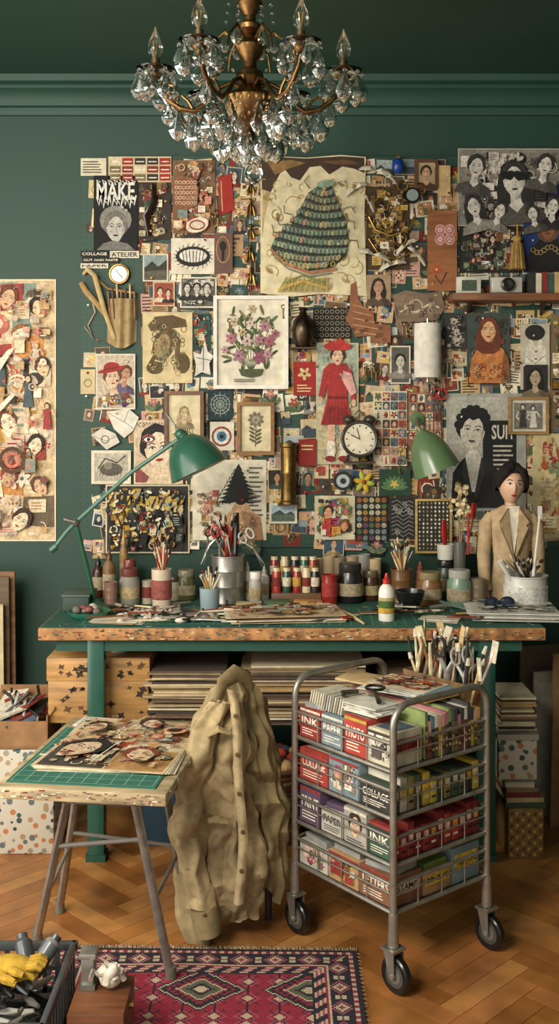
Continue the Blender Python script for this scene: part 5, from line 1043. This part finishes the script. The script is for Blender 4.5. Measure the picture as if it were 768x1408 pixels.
for k in range(n):
    w=(b_-.012-v0)/n;v=v0+w*(k+.5);h=rc.uniform(.10,.135);c=rc.choice(['#d9d4c6','#5c6a5c','#c07a8a','#9aaab0','#d9b09a','#46443f','#e8e0c8','#8a9a5a','#6a8a9a','#b34f5a','#c8a25c','#e8e0c8'])
    m.box((0,v,zb+h/2),(2*a_-.03,w*.8,h),c,'paper')
    m.box((a_-.0145,v,zb+h*.35),(.001,w*.85,h*.7),rc.choice(['#3c4a40','#4c5a44','#7a6a44','#c8ac3a','#36342f','#8a3a32','#64523c']),'print')
    for q in range(3): m.box((a_-.0135,v,zb+h*(.2+.18*q)),(.001,w*.5,h*.06),rc.choice(['#d9c8a0','#26241f','#c8ac3a']),'print')
m.build()
sheets('comic_book_pile',Cc.x+.06,Cc.y+.05,.745,7,.22,.15,55,['#d9d4c6','#c07a8a','#e8e0c8','#6a8a9a','#b89a6a','#c8ac3a','#b34f5a'],'#d9c8a8',-.7,.03,.003,rotk=8,cpal=WARM)
m=MB('card_index',MC)
for k in range(14): m.box((-.17+k*.011,-.115,.728),(.003,.11,.05),rc.choice(['#d9d4c6','#c8c4b6','#aaa698','#e8e0c8']),'paper',(0,.25,0))
for k in range(8): m.box((.06+rc.uniform(-.02,.02),-.12,.728+k*.003),(.13,.1,.0025),rc.choice(['#d9d4c6','#b8b4a8','#e8e0c8']),'paper',(0,0,rc.uniform(-.2,.2)))
m.build()
m=MB('manila_envelope',MC);m.box((-.13,.03,.762),(.17,.12,.006),'#c9ab7a','paper',(0,.05,.4),.001);m.build()
m=MB('magnifying_glass',MC);m.tube([(.0+.028*math.cos(t*.45),-.06+.028*math.sin(t*.45),.776) for t in range(14)],.0045,'#1a1918','gloss',6,True);m.tube([(.02,-.08,.772),(.085,-.125,.762)],[.005,.008],'#1a1918','gloss');m.tube([(-.03,-.1,.765),(-.06,-.14,.763),(-.03,-.16,.763)],.006,'#26241f','gloss');m.build()
m=MB('paint_brushes_and_scissors',MC)
for k in range(48):
    b0=Vector((rc.uniform(-.14,.10),b_+rc.uniform(.03,.08),.645));e=b0+Vector((rc.uniform(-.09,.09),rc.uniform(-.02,.05),rc.uniform(.15,.26)));d=e-b0;c=rc.choice(['#c4a878','#d8c8a0','#8a5a34','#e0d6bc','#7a2a22','#26241f','#c9b890'])
    m.tube([b0,b0+d*.7,b0+d],[.003,rc.uniform(.004,.008),.004],c,'wood',7)
    if k%3==0: m.tube([b0+d,b0+d*1.12],[.008,.005],'#d8d0b8','cloth',7)
    if k%4==0: m.box(b0+d,(.022,.004,.07),rc.choice(['#d8c49a','#c4a878','#d8d0b8']),'wood',(0,rc.uniform(-.3,.3),rc.uniform(-1,1)))
scis(m,(.02,b_+.04,.86),(.8,.5,0),(0,0,1),1.6,'#26241f');scis(m,(.07,b_+.05,.84),(.8,.3,.2),(-.2,0,1),1.3,'#8f8c84');m.build()
# ================= RUG
m=MB('patterned_rug');XL,XR,YB,YF=-.66,.228,3.15,1.9;cs=.0062;nx=int((XR-XL)/cs);ny=int((YB-YF)/cs)
CRM,NAV,CRE,ROS,OLV='#8f2436','#25212a','#b9a68c','#a5505f','#5a5a46'
def rugc(x,y):
    e=min(x,nx-1-x);d=min(e,ny-1-y);al=y if e<ny-1-y else x
    if d<2: return NAV
    if d<4: return CRE if (al//2)%2 else CRM
    if d<5: return NAV
    if d<14:
        c=d-9;p=(al%16)-8
        if abs(c)+abs(p)<2: return CRM
        if abs(c)+abs(p)<4: return CRE
        if abs(c)+abs(p)==5: return ROS
        if abs(p)>6 and abs(c)<3: return OLV if abs(c)<1 else CRE
        return NAV
    if d<15: return CRE
    if d<16: return CRM
    if d<21: return NAV if (al+d)%8<4 else (ROS if d%2 else CRE)
    if d<22: return NAV
    u=x-nx/2+.5;v=(y-(ny-36))
    X=abs(u);Yq=abs(((v+24)%48)-24);row=int((v+24)//48)
    X2=abs(((u+(24 if row%2 else 0)+500*48+24)%48)-24)
    q=X2*.8+Yq
    if q<3: return CRE
    if q<5: return NAV
    if q<8: return ROS if row%2 else OLV
    if q<9: return CRE
    if q<13: return CRM if (int(X2)//2+int(Yq)//2)%2 else NAV
    if q<15: return NAV
    if q<16: return CRE
    if q<17: return NAV
    a=(int(X)%14)-7;b=(int(Yq)%14)-7
    if abs(a)+abs(b)<3: return CRE
    if abs(a)<1 or abs(a)==abs(b) and abs(a)<5: return NAV
    if abs(a)+abs(b)==5: return ROS
    return CRM
vs=[];fs=[];cl=[]
for j in range(ny+1):
    for i in range(nx+1):
        X=XL+i*cs;Yy=YF+j*cs;Yy+=-.02*(i/nx) ;vs.append((X,Yy,.009+.0015*math.sin(X*17)*math.sin(Yy*13)))
for j in range(ny):
    for i in range(nx): k=j*(nx+1)+i;fs.append((k,k+1,k+nx+2,k+nx+1));cl.append(rugc(i,j))
m.add(vs,fs,cl,'rug')
XRR=XL+nx*cs;YBB=YF+ny*cs
m.prism([(XL,YF,.0005),(XRR,YF-.02,.0005),(XRR,YBB-.02,.0005),(XL,YBB,.0005)],(0,0,.007),NAV,'rug')
for k in range(150):
    t=k/149;X=XL+t*(XRR-XL);y0=YBB-.02*t;m.tube([(X,y0-.002,.006),(X+rc.uniform(-.005,.005),y0+.015,.005),(X+rc.uniform(-.008,.008),y0+rc.uniform(.026,.036),.002)],[.002,.0017,.001],'#c8b89c','cloth',5)
for k in range(60):
    y0=YBB-.03-k*.02;m.tube([(XRR-.002,y0,.006),(XRR+.012,y0+rc.uniform(-.004,.004),.003)],[.002,.001],'#b09c80','cloth',5)
m.build()
# ================= BOTTOM LEFT CRATE and BLOCK
m=MB('tool_crate');X0,X1,Ya,Yb2,zt=-1.0,-.545,2.42,2.80,.20;zf=.012;G1='#3c4040';G2='#4a4e4e'
m.box(((X0+X1)/2,(Ya+Yb2)/2,zf+.006),(X1-X0,Yb2-Ya,.01),G1,'gloss')
for Yy in(Ya,Yb2):
    m.box(((X0+X1)/2,Yy,zt-.012),(X1-X0+.02,.016,.024),G2,'gloss',bev=.004);m.box(((X0+X1)/2,Yy,.05),(X1-X0,.008,.06),G1,'gloss')
    for k in range(14): m.box((X0+.01+k*(X1-X0-.02)/13,Yy,.11),(.012,.008,.14),G1,'gloss')
    m.box(((X0+X1)/2,Yy,.13),(X1-X0,.007,.012),G1,'gloss')
for Xx in(X0,X1):
    m.box((Xx,(Ya+Yb2)/2,zt-.012),(.016,Yb2-Ya+.02,.024),G2,'gloss',bev=.004);m.box((Xx,(Ya+Yb2)/2,.05),(.008,Yb2-Ya,.06),G1,'gloss')
    for k in range(12): m.box((Xx,Ya+.01+k*(Yb2-Ya-.02)/11,.11),(.008,.012,.14),G1,'gloss')
m.build()
m=MB('hand_tool_pile')
for k in range(120):
    x=rc.uniform(X0+.06,X1-.06);y=rc.uniform(Ya+.06,Yb2-.05);z=rc.uniform(.08,.185);t=rc.uniform(0,3.14);l=rc.uniform(.02,.06);d=Vector((math.cos(t),math.sin(t),rc.uniform(-.3,.4)))*l
    x=min(max(x,X0+.03+abs(d.x)),X1-.03-abs(d.x));y=min(max(y,Ya+.03+abs(d.y)),Yb2-.03-abs(d.y))
    c=Vector((x,y,z));m.tube([c-d,c,c+d],[.005,.010,.005],rc.choice(['#36383a','#4a4d50','#9f9c94','#c8c4ba','#64605a','#2a2928','#d9d4c6']),rc.choice(['gloss','metal','matte']),8)
    if k%3==0: m.tube([c+d+Vector((.014*math.cos(q),.014*math.sin(q),0)) for q in range(6)],.004,'#aaa79f','metal',6,True)
m.build()
m=MB('yellow_work_gloves')
for (px,py,an,z) in((8,1322,.25,.205),(20,1345,-.1,.222),(10,1352,.1,.20)):
    c=P(px,py,2.64);c.z=z;m.ell(c,(.055,.034,.018),'#c49c34','cloth',14,(.1,.1,an))
    for k in range(4): s0=c+Vector((.035,-.022+k*.014,.002));m.tube([s0,s0+Vector((.025,.002*k,.004)),s0+Vector((.045-abs(k-1.5)*.005,.003*k,-.004))],[.010,.0095,.007],'#c49c34','cloth',8)
    m.tube([c+Vector((.0,-.03,0)),c+Vector((.02,-.048,.004)),c+Vector((.035,-.052,0))],[.011,.01,.007],'#b8922c','cloth',8)
m.build()
m=MB('spray_can');c=Vector((-.60,2.70,.215));m.lathe([(.0001,-.05),(.021,-.05),(.022,-.045),(.022,.03),(.014,.04),(.014,.052),(.0001,.054)],c,['#54575a']*3+['#8f8c84','#36383a','#36383a'],'gloss',18,(.5,.5,.7));m.lathe([(.0001,-.05),(.021,-.05),(.022,-.045),(.022,.03),(.014,.04),(.014,.052),(.0001,.054)],c+Vector((-.05,.0,0)),'#4a4d50','gloss',18,(-.3,.6,.6));m.build()
m=MB('wooden_block');xa,xb,ya,yb_=-.505,-.368,2.50,2.68;m.box(((xa+xb)/2,(ya+yb_)/2,.0105+.083),(xb-xa,yb_-ya,.165),'#74462a','wood',bev=.005);m.tube([(xb,ya+.09,.15),(xb+.01,ya+.09,.15)],.01,'#b8924c','brass');m.build()
bz=.177
m=MB('bench_vice');X=-.475;m.box((X,2.63,bz+.005),(.04,.06,.01),'#8a8a84','metal');m.box((X,2.63,bz+.04),(.032,.045,.07),'#9a9a92','metal',bev=.004);m.box((X,2.63,bz+.08),(.042,.05,.014),'#afaca4','metal',bev=.003);m.tube([(X+.016,2.6,bz+.05),(X+.016,2.56,bz+.05)],.006,'#b8b4aa','metal');m.build()
m=MB('white_cotton_gloves');c=Vector((-.418,2.61,bz+.04))
for k in range(9): t=k*.75;m.tube([c+Vector((.0,.0,-.01)),c+Vector((.02*math.cos(t),.016*math.sin(t),.008)),c+Vector((.034*math.cos(t),.026*math.sin(t),-.018+.012*(k%3)))],[.014,.013,.008],'#d4cbb8','cloth',8)
m.ell(c+Vector((0,0,-.01)),(.03,.026,.026),'#cdc4b0','cloth',10);m.ell(c+Vector((.008,-.02,.012)),(.014,.012,.026),'#dfd8c8','cloth',10,(.3,.4,0));m.build()
# ================= CHANDELIER
m=MB('crystal_chandelier');Yc=3.2;k_=Yc/F;cx=DX(343,Yc);C=Vector((cx,Yc,0));BZc='#7a5c3a'
def zz(py): return ZT(py,Yc)
prof=[(0.0,200),(5,196),(8,188),(6,181),(14,175),(28,164),(38,149),(40,138),(35,132),(22,128),(14,118),(20,108),(18,100),(10,94),(9,86),(17,76),(20,64),(15,54),(9,48),(16,42),(17,36),(9,30),(8,22),(14,14),(18,6),(15,-4),(8,-10),(5,-20),(3,-30),(3,-72)]
m.lathe([(max(.0003,r*k_),zz(y)) for r,y in prof],C,BZc,'brass',28)
m.lathe([(.0001,2.95),(.02,2.952),(.06,2.985),(.065,3.009),(.0001,3.009)],C,BZc,'brass',24)
for j in range(24):
    t=j*math.pi/12;m.ell(C+Vector((39*k_*math.cos(t),39*k_*math.sin(t),zz(142))),(.006,.006,.012),'#b08c54','brass',6);m.ell(C+Vector((28*k_*math.cos(t),28*k_*math.sin(t),zz(162))),(.006,.006,.010),'#a07c48','brass',6)
G=MB('crystals')
def drop(c,L,w=None,n=6):
    w=w or L*.3;c=Vector(c);rt=rr.uniform(0,1);pr=[(.0001,0),(w*.35,-.12*L),(w*.95,-.55*L),(w,-.68*L),(w*.6,-.9*L),(.0001,-L)]
    vs=[];fs=[]
    for r,h in pr:
        for i in range(n): t=rt+2*math.pi*i/n;vs.append(c+Vector((r*math.cos(t),r*math.sin(t)*.6,h)))
    for q in range(len(pr)-1):
        for i in range(n): fs.append((q*n+i,q*n+(i+1)%n,(q+1)*n+(i+1)%n,(q+1)*n+i))
    G.add(vs,fs,'#f8faf8','glass')
for ai in range(6):
    th=math.radians(ai*60+2);D=Vector((math.cos(th),math.sin(th),0))
    def A(r,y): return C+D*(r*k_)+Vector((0,0,zz(y)))
    pts=[A(10,122),A(26,114),A(42,122),A(58,142),A(76,154),A(96,150),A(112,138),A(124,124),A(129,112)]
    m.tube(pts,[.008,.007,.007,.0075,.0085,.008,.0075,.007,.006],BZc,'brass',10)
    m.tube([A(76,154),A(84,140),A(94,132),A(102,138),A(98,146)],[.005,.005,.004,.004,.003],'#86683e','brass',8)
    m.tube([A(12,60),A(34,44),A(54,62),A(60,82)],[.005,.005,.004,.003],'#86683e','brass',8)
    c=A(129,0);c.z=zz(110)
    m.lathe([(.0001,0),(.012,0),(.02,.008),(.024,.018),(.012,.022),(.011,.03),(.017,.038),(.017,.04),(.0001,.04)],c,BZc,'brass',16)
    G.lathe([(.012,.012),(.035,.012),(.056,.022),(.06,.03),(.056,.028),(.034,.018),(.012,.018)],c,'#f0f4f2','glass',20)
    m.lathe([(.015,.04),(.013,.062),(.0001,.062)],c,'#8a7a5a','brass',14)
    G.lathe([(.010,.062),(.020,.078),(.0235,.094),(.020,.115),(.011,.135),(.004,.152),(.0002,.160)],c,'#fdfaf0','glass',14)
    m.tube([c+Vector((0,0,.062)),c+Vector((.004,0,.11)),c+Vector((-.004,0,.11)),c+Vector((0,0,.066))],.0015,'#e8c27c','brass',5)
    for j in range(8):
        t=j*2*math.pi/8+ai;b=c+Vector((.057*math.cos(t),.057*math.sin(t),.022));G.ell(b-Vector((0,0,.006)),.0065,'#f8faf8','glass',7);drop(b-Vector((0,0,.013)),rr.uniform(.05,.095))
    drop(A(98,150),.10,.028);drop(A(76,158),.115,.03);drop(A(58,146),.10,.028);drop(A(34,46),.06);drop(A(112,142),.07)
    for j in range(8):
        f=j/7;p=A(16+f*110,0);p.z=zz(40)*(1-f)+zz(106)*f-.07*math.sin(f*math.pi);G.ell(p,.0055,'#f8faf8','glass',6)
    for j in range(10): f=j/9;p=A(34-16*f,44-110*f);G.ell(p,.0055,'#f8faf8','glass',6)
    for j in range(7):
        f=j/6;p=A(104-64*f,152);p.z-=.05*math.sin(f*math.pi);G.ell(p,.0055,'#f8faf8','glass',6)
        if j in(2,4): drop(p,.075,.02)
for j in range(10):
    t=j*math.pi/5;b=C+Vector((41*k_*math.cos(t),41*k_*math.sin(t),zz(146)));G.ell(b,.007,'#f8faf8','glass',6);drop(b-Vector((0,0,.008)),.10,.024)
for j in range(6):
    t=j*2*math.pi/6+.3;b=C+Vector((24*k_*math.cos(t),24*k_*math.sin(t),zz(176)));drop(b,.10,.025)
for j in range(3): t=j*2.09;drop(C+Vector((10*k_*math.cos(t),10*k_*math.sin(t),zz(194))),.08,.02)
G.tube([C+Vector((0,0,zz(198))),C+Vector((0,0,zz(226)))],.0035,'#f8faf8','glass',6);G.ell(C+Vector((.012,0,zz(238))),(.028,.02,.034),'#f8faf8','glass',8)
ch=m.build();cg=G.build();cg.parent=ch;cg.matrix_parent_inverse=Matrix.Translation(-ch.location)
# ================= LIGHT
w=bpy.data.worlds.new('world');sc.world=w;w.use_nodes=True;bg=w.node_tree.nodes['Background'];bg.inputs[0].default_value=(1,.95,.86,1);bg.inputs[1].default_value=.72
def area(name,loc,tgt,sx,sy,e,col):
    l=bpy.data.lights.new(name,'AREA');l.shape='RECTANGLE';l.size=sx;l.size_y=sy;l.energy=e;l.color=col
    o=bpy.data.objects.new(name,l);o.location=loc;o.rotation_euler=(Vector(tgt)-Vector(loc)).to_track_quat('-Z','Y').to_euler();sc.collection.objects.link(o)
area('window_daylight',(-2.42,2.0,1.6),(0,3.2,1.2),2.2,2.9,110,(1,.95,.86))
area('room_fill',(-1.4,.6,2.75),(.1,4.0,.9),1.1,1.1,125,(1,.92,.80))  # fill lamp added inside the room to brighten the front and floor
# ================= CAMERA
cd=bpy.data.cameras.new('camera');co=bpy.data.objects.new('camera',cd);sc.collection.objects.link(co);sc.camera=co
cd.sensor_fit='VERTICAL';cd.sensor_height=36;cd.sensor_width=36;cd.lens=F/1408*36;cd.shift_y=-(704-Y0)/1408;co.location=(0,0,H);co.rotation_euler=(math.pi/2,0,0);cd.clip_start=.05
try: sc.view_settings.view_transform='Standard'
except Exception: pass
